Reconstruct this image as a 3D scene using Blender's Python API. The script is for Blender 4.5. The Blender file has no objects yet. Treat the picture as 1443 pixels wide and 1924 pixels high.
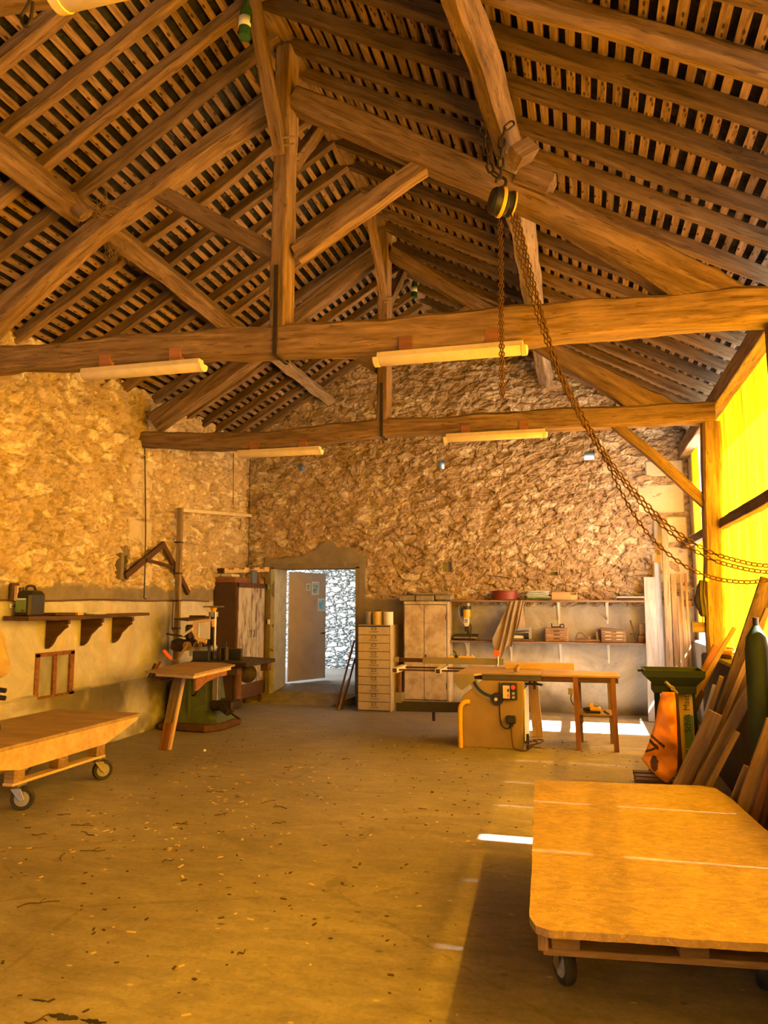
# Stone barn workshop with an oak truss roof and a yellow translucent side wall.
import bpy, bmesh, math, random
import numpy as np
from mathutils import Vector as V, Matrix, noise

scene = bpy.context.scene
C = scene.collection
PI = math.pi
RND = random.Random(7)

# ------------------------------------------------------------------ camera
cam_d = bpy.data.cameras.new('camera')
cam = bpy.data.objects.new('camera', cam_d)
C.objects.link(cam)
cam_d.sensor_fit = 'VERTICAL'
cam_d.sensor_height = 36.0
cam_d.lens = 1430.0 / 1924.0 * 36.0
cam_d.clip_end = 200
cam.location = (0, 0, 1.55)
cam.rotation_euler = (math.radians(90 + 6.7005), 0, math.radians(14.4677))
scene.camera = cam

# ------------------------------------------------------------------ sky, sun, exposure
world = bpy.data.worlds.new('sky')
scene.world = world
world.use_nodes = True
bg = world.node_tree.nodes['Background']
bg.inputs[0].default_value = (0.80, 0.90, 1.0, 1)
bg.inputs[1].default_value = 5.5
sun_d = bpy.data.lights.new('sun', 'SUN')
sun_d.energy = 76.0
sun_d.angle = math.radians(0.8)
sun_d.color = (1.0, 0.97, 0.92)
sun = bpy.data.objects.new('sun', sun_d)
C.objects.link(sun)
sun.rotation_euler = (0, math.radians(35), 0)      # shines from +X at 55 degrees
scene.view_settings.view_transform = 'Standard'
scene.view_settings.look = 'None'
scene.view_settings.gamma = 1.0
scene.view_settings.exposure = 0.60
scene.cycles.use_denoising = True
scene.cycles.max_bounces = 12
scene.cycles.diffuse_bounces = 8
scene.cycles.transparent_max_bounces = 8
scene.cycles.sample_clamp_indirect = 6.0
scene.cycles.caustics_reflective = False
scene.cycles.caustics_refractive = False

# ------------------------------------------------------------------ materials
class NT:
    """small helper for node materials"""
    def __init__(self, name):
        self.m = bpy.data.materials.new(name)
        self.m.use_nodes = True
        self.t = self.m.node_tree
        self.b = self.t.nodes['Principled BSDF']
        self.out = self.t.nodes['Material Output']
        self.co = None
    def n(self, kind, **kw):
        x = self.t.nodes.new('ShaderNode' + kind)
        for k, v in kw.items():
            setattr(x, k, v)
        return x
    def l(self, a, b):
        self.t.links.new(a, b)
    def coord(self, scale=(1, 1, 1), out='Object', rot=(0, 0, 0)):
        if self.co is None:
            self.co = self.n('TexCoord')
        mp = self.n('Mapping')
        mp.inputs['Scale'].default_value = scale
        mp.inputs['Rotation'].default_value = rot
        self.l(self.co.outputs[out], mp.inputs[0])
        return mp.outputs[0]
    def noise(self, vec, scale=5, detail=4, rough=0.55, dist=0.0):
        x = self.n('TexNoise')
        x.inputs['Scale'].default_value = scale
        x.inputs['Detail'].default_value = detail
        x.inputs['Roughness'].default_value = rough
        x.inputs['Distortion'].default_value = dist
        self.l(vec, x.inputs['Vector'])
        return x.outputs['Fac']
    def vor(self, vec, scale=5, feature='F1', rnd=1.0):
        x = self.n('TexVoronoi')
        x.feature = feature
        x.inputs['Scale'].default_value = scale
        x.inputs['Randomness'].default_value = rnd
        self.l(vec, x.inputs['Vector'])
        return x
    def ramp(self, fac, stops, interp='LINEAR'):
        r = self.n('ValToRGB')
        r.color_ramp.interpolation = interp
        e = r.color_ramp.elements
        while len(e) < len(stops):
            e.new(0.5)
        for el, (p, c) in zip(e, stops):
            el.position = p
            el.color = (c, c, c, 1) if isinstance(c, (int, float)) else (*c, 1)
        self.l(fac, r.inputs[0])
        return r.outputs[0]
    def mix(self, fac, a, b, mode='MIX'):
        x = self.n('Mix', data_type='RGBA', blend_type=mode)
        for s, v in ((x.inputs[0], fac), (x.inputs[6], a), (x.inputs[7], b)):
            if isinstance(v, (int, float)):
                s.default_value = v
            elif isinstance(v, tuple):
                s.default_value = (*v, 1)
            else:
                self.l(v, s)
        return x.outputs[2]
    def math(self, op, a, b=0.0, clamp=False):
        x = self.n('Math', operation=op, use_clamp=clamp)
        for s, v in ((x.inputs[0], a), (x.inputs[1], b)):
            if isinstance(v, (int, float)):
                s.default_value = v
            else:
                self.l(v, s)
        return x.outputs[0]
    def rnd(self):
        return self.n('ObjectInfo').outputs['Random']
    def bump(self, h, strength=0.3, dist=0.01):
        x = self.n('Bump')
        x.inputs['Strength'].default_value = strength
        x.inputs['Distance'].default_value = dist
        self.l(h, x.inputs['Height'])
        self.l(x.outputs[0], self.b.inputs['Normal'])
    def base(self, c):
        if isinstance(c, tuple):
            self.b.inputs['Base Color'].default_value = (*c, 1)
        else:
            self.l(c, self.b.inputs['Base Color'])
    def rough(self, v):
        if isinstance(v, (int, float)):
            self.b.inputs['Roughness'].default_value = v
        else:
            self.l(v, self.b.inputs['Roughness'])

def wood(name, dark, light, grain=1.0, rough=0.75, bump=0.35, vary=0.35, nails=0.0, cracks=0.5):
    """grain runs along the object's own X axis"""
    t = NT(name)
    r = t.rnd()
    co = t.coord((1.1 * grain, 13 * grain, 13 * grain))
    off = t.n('VectorMath', operation='ADD')
    t.l(co, off.inputs[0])
    sc = t.n('VectorMath', operation='SCALE')
    sc.inputs[0].default_value = (37.0, 11.0, 23.0)
    t.l(r, sc.inputs['Scale'])
    t.l(sc.outputs[0], off.inputs[1])
    v = off.outputs[0]
    g = t.noise(v, 1.6, 6, 0.62, 0.5)
    c = t.ramp(g, [(0.28, dark), (0.5, tuple((a + b) / 2 for a, b in zip(dark, light))), (0.72, light)])
    blot = t.noise(t.coord((2.2, 5, 5)), 1.3, 3)
    c = t.mix(0.5, c, t.ramp(blot, [(0.3, 0.62), (0.7, 1.12)]), 'MULTIPLY')
    fine = t.noise(v, 9, 3, 0.6)
    ck = t.ramp(t.noise(v, 3.1, 2, 0.4, 1.2), [(0.33, 1.0), (0.37, 0.0)])
    c = t.mix(t.math('MULTIPLY', ck, cracks), c, tuple(x * 0.25 for x in dark))
    if nails:
        k = t.vor(t.coord((9, 22, 22)), 1.0)
        kn = t.ramp(k.outputs['Distance'], [(0.14, 1.0), (0.22, 0.0)])
        c = t.mix(t.math('MULTIPLY', kn, nails), c, (0.03, 0.018, 0.01))
    c = t.mix(1.0, c, t.ramp(r, [(0.0, 1.0 - vary), (1.0, 1.0 + vary * 0.4)]), 'MULTIPLY')
    t.base(c)
    t.rough(rough)
    t.b.inputs['Specular IOR Level'].default_value = 0.25
    h = t.mix(0.5, g, fine)
    t.bump(h, bump, 0.012)
    return t.m

def plain(name, col, rough=0.6, metal=0.0, dirt=0.35, dirtcol=None, scale=6.0, bump=0.1, spec=0.4, vary=0.0):
    t = NT(name)
    d = t.noise(t.coord(), scale, 6, 0.65, 0.3)
    dc = dirtcol or tuple(x * 0.35 for x in col)
    c = t.mix(t.math('MULTIPLY', t.ramp(d, [(0.42, 0.0), (0.68, 1.0)]), dirt), col, dc)
    if vary:
        c = t.mix(1.0, c, t.ramp(t.rnd(), [(0.0, 1.0 - vary), (1.0, 1.0 + vary * 0.5)]), 'MULTIPLY')
    t.base(c)
    t.rough(rough)
    t.b.inputs['Metallic'].default_value = metal
    t.b.inputs['Specular IOR Level'].default_value = spec
    t.bump(t.noise(t.coord(), scale * 5, 4), bump, 0.01)
    return t.m

M = {}
M['oak'] = wood('aged_oak', (0.095, 0.055, 0.026), (0.33, 0.215, 0.115), 1.15, 0.8, 0.7, 0.25)
M['oak_dark'] = wood('dark_oak', (0.055, 0.032, 0.017), (0.215, 0.14, 0.078), 1.2, 0.8, 0.7, 0.35)
M['oak_pale'] = wood('pale_oak', (0.16, 0.11, 0.065), (0.44, 0.325, 0.21), 1.1, 0.85, 0.7, 0.2)
M['lath'] = wood('batten_wood', (0.13, 0.075, 0.04), (0.43, 0.285, 0.17), 1.7, 0.85, 0.4, 0.35, nails=0.9)
M['plank'] = wood('sawn_plank', (0.15, 0.09, 0.043), (0.37, 0.245, 0.13), 1.4, 0.7, 0.35, 0.35, cracks=0.2)
M['plank_red'] = wood('red_brown_plank', (0.16, 0.06, 0.03), (0.36, 0.16, 0.08), 1.0, 0.7, 0.2, 0.3, cracks=0.3)
M['plank_new'] = wood('new_pine', (0.50, 0.33, 0.16), (0.68, 0.50, 0.29), 1.0, 0.7, 0.15, 0.15, cracks=0.1)
M['plank_grey'] = wood('grey_plank', (0.30, 0.29, 0.29), (0.56, 0.55, 0.56), 1.0, 0.8, 0.2, 0.2, cracks=0.2)
M['shelf_dark'] = wood('dark_shelf', (0.045, 0.022, 0.013), (0.13, 0.065, 0.035), 1.0, 0.6, 0.25, 0.2)
M['shelf'] = wood('shelf_wood', (0.17, 0.10, 0.06), (0.34, 0.22, 0.14), 1.0, 0.75, 0.25, 0.2)
M['table_wood'] = wood('table_board', (0.28, 0.18, 0.10), (0.46, 0.32, 0.19), 1.0, 0.7, 0.2, 0.1, cracks=0.1)
M['chest_wood'] = wood('chest_wood', (0.20, 0.11, 0.06), (0.44, 0.28, 0.16), 1.6, 0.7, 0.2, 0.2)
M['iron'] = plain('dark_iron', (0.035, 0.03, 0.027), 0.55, 0.6, 0.5, (0.10, 0.05, 0.025), 14)
M['rust'] = plain('rusty_iron', (0.115, 0.055, 0.03), 0.8, 0.3, 0.6, (0.045, 0.025, 0.018), 18, 0.3)
M['rubber'] = plain('black_rubber', (0.018, 0.017, 0.016), 0.7, 0, 0.4, (0.09, 0.075, 0.055), 9)
M['black'] = plain('black_plastic', (0.016, 0.016, 0.017), 0.45, 0, 0.3, (0.06, 0.05, 0.04), 9)
M['steel'] = plain('worn_steel', (0.42, 0.40, 0.37), 0.4, 0.9, 0.4, (0.16, 0.12, 0.09), 9)
M['grey_metal'] = plain('grey_painted_metal', (0.30, 0.30, 0.30), 0.5, 0.0, 0.3)
M['white'] = plain('white_paint', (0.70, 0.69, 0.66), 0.55, 0, 0.35, (0.36, 0.28, 0.2), 7)
M['cream'] = plain('cream_plastic', (0.66, 0.56, 0.38), 0.5, 0, 0.35, (0.36, 0.25, 0.11), 5)
M['green_machine'] = plain('green_machine_paint', (0.085, 0.115, 0.030), 0.55, 0, 0.55, (0.05, 0.042, 0.02), 7)
M['green_dark'] = plain('dark_green_paint', (0.022, 0.036, 0.015), 0.6, 0, 0.4, (0.015, 0.015, 0.010), 7, 0.1, 0.2)
M['mustard'] = plain('mustard_paint', (0.30, 0.205, 0.05), 0.55, 0, 0.35, (0.17, 0.11, 0.032), 4)
M['olive'] = plain('olive_paint', (0.235, 0.20, 0.085), 0.5, 0, 0.3, (0.12, 0.09, 0.04), 5)
M['olive_dark'] = plain('dark_olive_paint', (0.075, 0.062, 0.028), 0.5, 0, 0.3)
M['yellow'] = plain('yellow_paint', (0.72, 0.44, 0.03), 0.45, 0, 0.25, (0.4, 0.22, 0.02), 8)
M['orange'] = plain('orange_plastic', (0.80, 0.13, 0.02), 0.45, 0, 0.15)
M['red'] = plain('dull_red_paint', (0.19, 0.028, 0.022), 0.5, 0, 0.3)
M['red_bright'] = plain('red_button', (0.75, 0.06, 0.03), 0.4, 0, 0.1)
M['green_glass'] = plain('green_glass', (0.03, 0.10, 0.04), 0.15, 0, 0.4, (0.02, 0.04, 0.02), 14, 0.05, 0.6)
M['label_white'] = plain('paper_label', (0.62, 0.66, 0.66), 0.7, 0, 0.4, (0.25, 0.3, 0.32), 20)
M['beige_metal'] = plain('beige_cabinet_paint', (0.47, 0.385, 0.225), 0.5, 0, 0.3, (0.24, 0.15, 0.07), 6)
M['beige_door'] = plain('stained_beige_paint', (0.52, 0.44, 0.32), 0.6, 0, 0.9, (0.24, 0.155, 0.09), 4.5)
M['stone_slab'] = plain('grey_stone_slab', (0.27, 0.24, 0.2), 0.85, 0, 0.4, None, 9, 0.4)
M['cloth'] = plain('dusty_beige_cloth', (0.50, 0.385, 0.25), 0.9, 0, 0.4, (0.3, 0.2, 0.11), 6, 0.2)
M['cloth_blue'] = plain('pale_folded_cloth', (0.62, 0.68, 0.68), 0.9, 0, 0.3, (0.35, 0.38, 0.4), 9, 0.3)
M['tarp'] = plain('yellow_tarpaulin', (0.55, 0.40, 0.14), 0.65, 0, 0.5, (0.20, 0.12, 0.05), 5, 0.3)
M['straw'] = plain('dry_straw', (0.24, 0.15, 0.06), 0.9, 0, 0.4)
M['twig'] = plain('dry_twig', (0.07, 0.04, 0.02), 0.9, 0, 0.4)
M['chip'] = plain('wood_chip', (0.66, 0.50, 0.26), 0.8, 0, 0.2)
M['cable'] = plain('brown_cable', (0.10, 0.055, 0.035), 0.6, 0, 0.3)
M['dark_cable'] = plain('black_cable', (0.03, 0.026, 0.023), 0.6, 0, 0.3)
M['sack_orange'] = plain('orange_sack', (0.74, 0.27, 0.025), 0.4, 0, 0.25, (0.5, 0.16, 0.015), 5, 0.25)
M['sack_yellow'] = plain('pale_yellow_sack', (0.62, 0.50, 0.12), 0.45, 0, 0.2, (0.4, 0.3, 0.07), 5, 0.2)
M['sack_green'] = plain('green_sack_print', (0.13, 0.24, 0.05), 0.45, 0, 0.2)
M['ink'] = plain('black_print', (0.02, 0.018, 0.012), 0.6, 0, 0.0)
M['tin'] = plain('tin_can', (0.42, 0.40, 0.36), 0.4, 0.5, 0.4, (0.3, 0.2, 0.06), 9)
M['tin_yellow'] = plain('tin_can_yellow', (0.52, 0.36, 0.09), 0.5, 0.0, 0.4, (0.4, 0.36, 0.3), 8)
M['blue_grey'] = plain('blue_grey_board', (0.10, 0.13, 0.19), 0.6, 0, 0.3)
M['sticker_blue'] = plain('blue_picture', (0.10, 0.42, 0.66), 0.4, 0, 1.0, (0.55, 0.72, 0.8), 14, 0.0)
M['sticker_grey'] = plain('grey_picture', (0.13, 0.24, 0.32), 0.4, 0, 1.0, (0.6, 0.7, 0.72), 22, 0.0)
M['leaf_green'] = plain('green_leaf', (0.16, 0.24, 0.06), 0.7, 0, 0.3)

def floor_mat():
    t = NT('dusty_concrete')
    co = t.coord((1, 1, 1))
    a = t.noise(co, 0.55, 5, 0.6, 0.4)
    c = t.ramp(a, [(0.3, (0.20, 0.172, 0.138)), (0.5, (0.265, 0.232, 0.19)), (0.7, (0.335, 0.30, 0.25))])
    b = t.noise(t.coord((2.0, 5.5, 1)), 1.7, 6, 0.7, 0.6)
    c = t.mix(0.8, c, t.ramp(b, [(0.35, 0.62), (0.62, 1.12)]), 'MULTIPLY')
    fg = t.noise(co, 42, 4, 0.7)
    c = t.mix(0.6, c, t.ramp(fg, [(0.3, 0.72), (0.7, 1.18)]), 'MULTIPLY')
    st = t.noise(t.coord((1.0, 1.6, 1)), 2.1, 7, 0.75, 1.2)
    c = t.mix(t.math('MULTIPLY', t.ramp(st, [(0.64, 0.0), (0.70, 1.0)]), 0.55), c, (0.10, 0.075, 0.05))
    sp = t.vor(t.coord((6, 9, 1)), 1.0)
    spm = t.ramp(sp.outputs['Distance'], [(0.09, 1.0), (0.14, 0.0)])
    sel = t.ramp(t.noise(co, 3.3, 2), [(0.5, 0.0), (0.56, 1.0)])
    c = t.mix(t.math('MULTIPLY', t.math('MULTIPLY', spm, sel), 0.7), c, (0.07, 0.05, 0.035))
    sp2 = t.vor(t.coord((14, 20, 1)), 1.0)
    c = t.mix(t.math('MULTIPLY', t.ramp(sp2.outputs['Distance'], [(0.1, 1.0), (0.17, 0.0)]), 0.35), c, (0.09, 0.065, 0.04))
    pale = t.vor(t.coord((5, 8, 1), rot=(0, 0, 0.5)), 1.0)
    pm = t.ramp(pale.outputs['Distance'], [(0.05, 1.0), (0.09, 0.0)])
    c = t.mix(t.math('MULTIPLY', pm, 0.6), c, (0.60, 0.52, 0.38))
    ck = t.vor(t.coord((0.42, 0.55, 1)), 1.0, 'DISTANCE_TO_EDGE')
    wob = t.noise(co, 6, 4, 0.7)
    ckd = t.math('ADD', ck.outputs['Distance'], t.math('MULTIPLY', t.math('SUBTRACT', wob, 0.5), 0.06))
    c = t.mix(t.ramp(ckd, [(0.0, 0.32), (0.003, 0.0)]), c, (0.09, 0.07, 0.05))
    t.base(c)
    t.rough(t.ramp(b, [(0.3, 0.5), (0.7, 0.8)]))
    t.b.inputs['Specular IOR Level'].default_value = 0.3
    t.bump(t.mix(0.5, t.noise(co, 28, 5, 0.7), b), 0.25, 0.01)
    return t.m
M['floor'] = floor_mat()

def rubble_mat(name, earth, earth2, pale):
    """attributes painted on the wall mesh: pale (stone faces), plast (lime plaster), cem (cement), dirt"""
    t = NT(name)
    def at(n):
        x = t.n('Attribute')
        x.attribute_name = n
        return x.outputs['Fac']
    co = t.coord((1, 1, 1))
    n1 = t.noise(co, 2.4, 6, 0.65, 0.6)
    n2 = t.noise(co, 26, 6, 0.7, 0.3)
    c = t.ramp(n1, [(0.3, earth), (0.7, earth2)])
    pc = t.mix(t.ramp(n2, [(0.3, 0.0), (0.7, 1.0)]), tuple(x * 0.78 for x in pale), pale)
    c = t.mix(at('pale'), c, pc)
    c = t.mix(0.6, c, t.ramp(n2, [(0.25, 0.6), (0.7, 1.15)]), 'MULTIPLY')
    c = t.mix(1.0, c, t.ramp(at('tone'), [(0.0, 0.62), (0.35, 0.97), (1.0, 1.2)]), 'MULTIPLY')
    pl = t.noise(co, 1.6, 6, 0.7, 0.8)
    plc = t.ramp(pl, [(0.3, (0.33, 0.31, 0.275)), (0.5, (0.47, 0.45, 0.41)), (0.68, (0.60, 0.585, 0.55))])
    drip = t.noise(t.coord((4, 2.6, 0.35)), 1.0, 4, 0.6)
    plc = t.mix(t.math('MULTIPLY', t.ramp(drip, [(0.56, 0.0), (0.68, 1.0)]), 0.55), plc, (0.48, 0.32, 0.09))
    c = t.mix(at('plast'), c, plc)
    cm = t.ramp(t.noise(co, 3.0, 6, 0.7), [(0.3, (0.15, 0.125, 0.09)), (0.7, (0.27, 0.235, 0.185))])
    c = t.mix(at('cem'), c, cm)
    c = t.mix(at('dirt'), c, (0.10, 0.082, 0.05))
    t.base(c)
    t.rough(0.92)
    t.b.inputs['Specular IOR Level'].default_value = 0.15
    t.bump(t.mix(0.6, n2, t.noise(co, 70, 3, 0.6)), 0.5, 0.02)
    return t.m
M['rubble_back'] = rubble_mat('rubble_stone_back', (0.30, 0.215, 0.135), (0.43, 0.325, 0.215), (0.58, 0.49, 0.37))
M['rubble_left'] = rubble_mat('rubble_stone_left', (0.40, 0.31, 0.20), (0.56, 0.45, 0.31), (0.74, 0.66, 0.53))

def slate_mat():
    t = NT('dark_roof_slates')
    co = t.coord((1, 1, 1))
    v = t.vor(t.coord((2.2, 3.6, 2.2)), 1.5, 'DISTANCE_TO_EDGE')
    n = t.noise(co, 5.0, 4, 0.6, 2.2)
    c = t.ramp(n, [(0.35, (0.008, 0.0085, 0.009)), (0.62, (0.020, 0.020, 0.019)), (0.80, (0.13, 0.115, 0.09))])
    c = t.mix(t.ramp(v.outputs['Distance'], [(0.0, 0.8), (0.05, 0.0)]), c, (0.004, 0.004, 0.004))
    t.base(c)
    t.b.inputs['Specular IOR Level'].default_value = 0.25
    t.rough(0.5)
    t.bump(t.mix(0.5, n, v.outputs['Distance']), 0.9, 0.03)
    return t.m
M['slate'] = slate_mat()

def sheet_mat():
    """yellow translucent corrugated fibreglass"""
    t = NT('yellow_fibreglass')
    st = t.noise(t.coord((1, 5.0, 0.14)), 1.0, 5, 0.65, 0.15)
    st2 = t.noise(t.coord((1, 17.0, 0.3)), 1.0, 3, 0.6)
    sp = t.noise(t.coord((1, 1, 1)), 30, 2)
    f = t.mix(0.35, st, st2)
    col = t.ramp(f, [(0.36, (0.16, 0.050, 0.0005)), (0.44, (0.54, 0.215, 0.002)), (0.52, (0.84, 0.37, 0.003)), (0.62, (0.92, 0.48, 0.008))])
    sx = t.n('SeparateXYZ')
    t.l(t.coord((1, 1, 1)), sx.inputs[0])
    wv = t.math('SINE', t.math('MULTIPLY', sx.outputs[1], 2 * PI / 0.076))
    val = t.math('MULTIPLY', t.ramp(wv, [(0.0, 0.0), (0.75, 1.0)]), t.ramp(t.noise(t.coord((1, 7.0, 0.5)), 1.0, 4, 0.7), [(0.40, 0.0), (0.58, 0.85)]))
    col = t.mix(val, col, (0.24, 0.085, 0.001))
    col = t.mix(t.ramp(sp, [(0.70, 0.0), (0.76, 0.6)]), col, (0.16, 0.09, 0.03))
    tl = t.n('BsdfTranslucent')
    tr = t.n('BsdfTransparent')
    df = t.n('BsdfDiffuse')
    for s in (tl, tr, df):
        t.l(col, s.inputs[0])
    m1 = t.n('MixShader')
    m1.inputs[0].default_value = 0.13
    t.l(tl.outputs[0], m1.inputs[1])
    t.l(df.outputs[0], m1.inputs[2])
    m2 = t.n('MixShader')
    m2.inputs[0].default_value = 0.03
    t.l(m1.outputs[0], m2.inputs[1])
    t.l(tr.outputs[0], m2.inputs[2])
    t.l(m2.outputs[0], t.out.inputs[0])
    return t.m
M['sheet'] = sheet_mat()

def board_mat():
    """chipboard cart top, worn and flaky"""
    t = NT('worn_chipboard')
    co = t.coord((1, 1, 1))
    f = t.vor(t.coord((26, 60, 20), rot=(0, 0, 0.3)), 1.0)
    n = t.noise(co, 4.0, 6, 0.7, 0.8)
    c = t.ramp(n, [(0.3, (0.24, 0.165, 0.09)), (0.7, (0.40, 0.29, 0.17))])
    fb = t.n('RGBToBW')
    t.l(f.outputs['Color'], fb.inputs[0])
    c = t.mix(0.6, c, t.ramp(fb.outputs[0], [(0.15, 0.6), (0.85, 1.25)]), 'MULTIPLY')
    fs = t.noise(t.coord((1, 1, 1)), 38, 5, 0.8, 0.8)
    c = t.mix(t.math('MULTIPLY', t.ramp(fs, [(0.58, 0.0), (0.64, 1.0)]), 0.7), c, (0.62, 0.47, 0.28))
    c = t.mix(t.math('MULTIPLY', t.ramp(fs, [(0.34, 1.0), (0.40, 0.0)]), 0.6), c, (0.10, 0.06, 0.03))
    fl = t.noise(t.coord((9, 24, 9)), 2.4, 6, 0.8, 1.4)
    c = t.mix(t.math('MULTIPLY', t.ramp(fl, [(0.56, 0.0), (0.66, 1.0)]), 0.6), c, (0.62, 0.46, 0.26))
    c = t.mix(t.math('MULTIPLY', t.ramp(fl, [(0.30, 1.0), (0.36, 0.0)]), 0.5), c, (0.12, 0.075, 0.04))
    bw = t.n('RGBToBW')
    t.l(c, bw.inputs[0])
    c = t.mix(0.6, c, t.ramp(bw.outputs[0], [(0.0, (0.06, 0.035, 0.018)), (0.3, (0.28, 0.185, 0.095)), (0.7, (0.52, 0.38, 0.21))]))
    t.base(c)
    t.rough(0.62)
    t.bump(fl, 0.3, 0.01)
    return t.m
M['chipboard'] = board_mat()

def rusty_paint():
    t = NT('rusty_grey_paint')
    co = t.coord((9, 9, 2.2))
    n = t.noise(co, 1.5, 6, 0.7, 0.4)
    c = t.ramp(n, [(0.46, (0.43, 0.41, 0.37)), (0.54, (0.27, 0.225, 0.18)), (0.62, (0.12, 0.06, 0.04))])
    t.base(c)
    t.rough(0.7)
    t.bump(n, 0.2, 0.01)
    return t.m
M['rusty_paint'] = rusty_paint()
M['locker_side'] = plain('dark_brown_paint', (0.045, 0.022, 0.014), 0.6, 0, 0.4, (0.09, 0.045, 0.025), 5)

def whitewash():
    t = NT('whitewashed_stone')
    co = t.coord((4.6, 4.6, 9.5))
    w = t.n('VectorMath', operation='ADD')
    t.l(co, w.inputs[0])
    nz = t.n('TexNoise')
    nz.inputs['Scale'].default_value = 2.0
    t.l(co, nz.inputs['Vector'])
    t.l(nz.outputs['Color'], w.inputs[1])
    v = t.vor(w.outputs[0], 1.0, 'DISTANCE_TO_EDGE', 0.75)
    c = t.ramp(v.outputs['Distance'], [(0.015, (0.05, 0.053, 0.055)), (0.07, (0.66, 0.68, 0.66)), (0.35, (0.82, 0.83, 0.80))])
    t.base(c)
    t.rough(0.9)
    t.bump(t.ramp(v.outputs['Distance'], [(0.0, 0.0), (0.2, 1.0)]), 1.0, 0.05)
    return t.m
M['whitewash'] = whitewash()
M['block'] = plain('grey_concrete_block', (0.40, 0.41, 0.40), 0.9, 0, 0.4, None, 6, 0.3)
M['cement'] = plain('dark_cement', (0.16, 0.135, 0.10), 0.95, 0, 0.5, (0.26, 0.22, 0.17), 5, 0.5)
M['ashlar'] = plain('ashlar_stone', (0.52, 0.45, 0.33), 0.9, 0, 0.4, (0.36, 0.27, 0.16), 4, 0.35)
M['ground'] = plain('pale_gravel', (0.40, 0.37, 0.32), 0.95, 0, 0.3, None, 8, 0.3)
M['lime_wall'] = plain('grey_lime_render', (0.42, 0.40, 0.36), 0.95, 0, 0.5, (0.22, 0.2, 0.16), 3, 0.4)
M['shaded_stone'] = plain('shaded_wall_stone', (0.060, 0.050, 0.038), 0.95, 0, 0.5, (0.03, 0.025, 0.018), 5, 0.5, 0.1)  # dark stone, with the shade below the sheets put into its colour
M['door_wood'] = plain('brown_door_board', (0.40, 0.325, 0.25), 0.7, 0, 0.4, (0.25, 0.185, 0.125), 3, 0.1)
def dusty_glass():
    t = NT('dusty_glass')
    n = t.noise(t.coord((1, 3, 1)), 3, 4)
    t.base(t.ramp(n, [(0.3, (0.20, 0.21, 0.19)), (0.7, (0.34, 0.33, 0.28))]))
    t.rough(0.22)
    t.b.inputs['Specular IOR Level'].default_value = 0.6
    return t.m
M['glass'] = dusty_glass()

# ------------------------------------------------------------------ geometry helpers
def new_bm():
    return bmesh.new()

def rot_to(d, up=V((0, 0, 1))):
    x = V(d).normalized()
    up = V(up)
    if abs(x.dot(up.normalized())) > 0.98:
        up = V((0, 1, 0))
    y = up.cross(x).normalized()
    z = x.cross(y).normalized()
    return Matrix((x, y, z)).transposed()

def box(bm, c, s, R=None):
    m = Matrix.Translation(V(c)) @ (R.to_4x4() if R else Matrix.Identity(4)) @ Matrix.Diagonal((s[0], s[1], s[2], 1))
    bmesh.ops.create_cube(bm, size=1.0, matrix=m)

def box2(bm, a, b):
    a, b = V(a), V(b)
    box(bm, (a + b) / 2, (abs(b.x - a.x), abs(b.y - a.y), abs(b.z - a.z)))

def bar(bm, p0, p1, w, h, up=(0, 0, 1)):
    p0, p1 = V(p0), V(p1)
    box(bm, (p0 + p1) / 2, ((p1 - p0).length, w, h), rot_to(p1 - p0, up))

def rings(bm, rs, caps=True, closed=False):
    vs = [[bm.verts.new(p) for p in r] for r in rs]
    n = len(vs[0])
    for i in range(len(vs) - (0 if closed else 1)):
        a, b = vs[i], vs[(i + 1) % len(vs)]
        for k in range(n):
            bm.faces.new((a[k], a[(k + 1) % n], b[(k + 1) % n], b[k]))
    if caps and not closed:
        bm.faces.new(list(reversed(vs[0])))
        bm.faces.new(vs[-1])

def tube(bm, pts, r, n=8, closed=False):
    pts = [V(p) for p in pts]
    rs = []
    prev = None
    for i, p in enumerate(pts):
        if closed:
            d = pts[(i + 1) % len(pts)] - pts[i - 1]
        else:
            d = pts[min(i + 1, len(pts) - 1)] - pts[max(i - 1, 0)]
        d = d.normalized()
        if prev is None:
            u = d.orthogonal().normalized()
        else:
            u = (prev - d * prev.dot(d))
            u = u.normalized() if u.length > 1e-6 else d.orthogonal().normalized()
        prev = u
        w = d.cross(u)
        rr = r[i] if isinstance(r, (list, tuple)) else r
        rs.append([p + (u * math.cos(2 * PI * k / n) + w * math.sin(2 * PI * k / n)) * rr for k in range(n)])
    rings(bm, rs, not closed, closed)

def lathe(bm, base, prof, axis=(0, 0, 1), n=20):
    """prof: list of (radius, height along axis)"""
    R = rot_to(axis, (0, 1, 0) if abs(axis[2]) > 0.9 else (0, 0, 1))
    ax, u, w = R.col[0], R.col[1], R.col[2]
    base = V(base)
    rs = [[base + ax * h + (u * math.cos(2 * PI * k / n) + w * math.sin(2 * PI * k / n)) * max(r, 1e-4) for k in range(n)] for r, h in prof]
    rings(bm, rs)

def cyl(bm, p0, p1, r0, r1=None, n=16):
    p0, p1 = V(p0), V(p1)
    lathe(bm, p0, [(r0, 0), (r0 if r1 is None else r1, (p1 - p0).length)], tuple((p1 - p0).normalized()), n)

def prism(bm, pts, vec):
    a = [bm.verts.new(V(p)) for p in pts]
    b = [bm.verts.new(V(p) + V(vec)) for p in pts]
    n = len(pts)
    bm.faces.new(a)
    bm.faces.new(list(reversed(b)))
    for i in range(n):
        bm.faces.new((a[i], b[i], b[(i + 1) % n], a[(i + 1) % n]))

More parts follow.
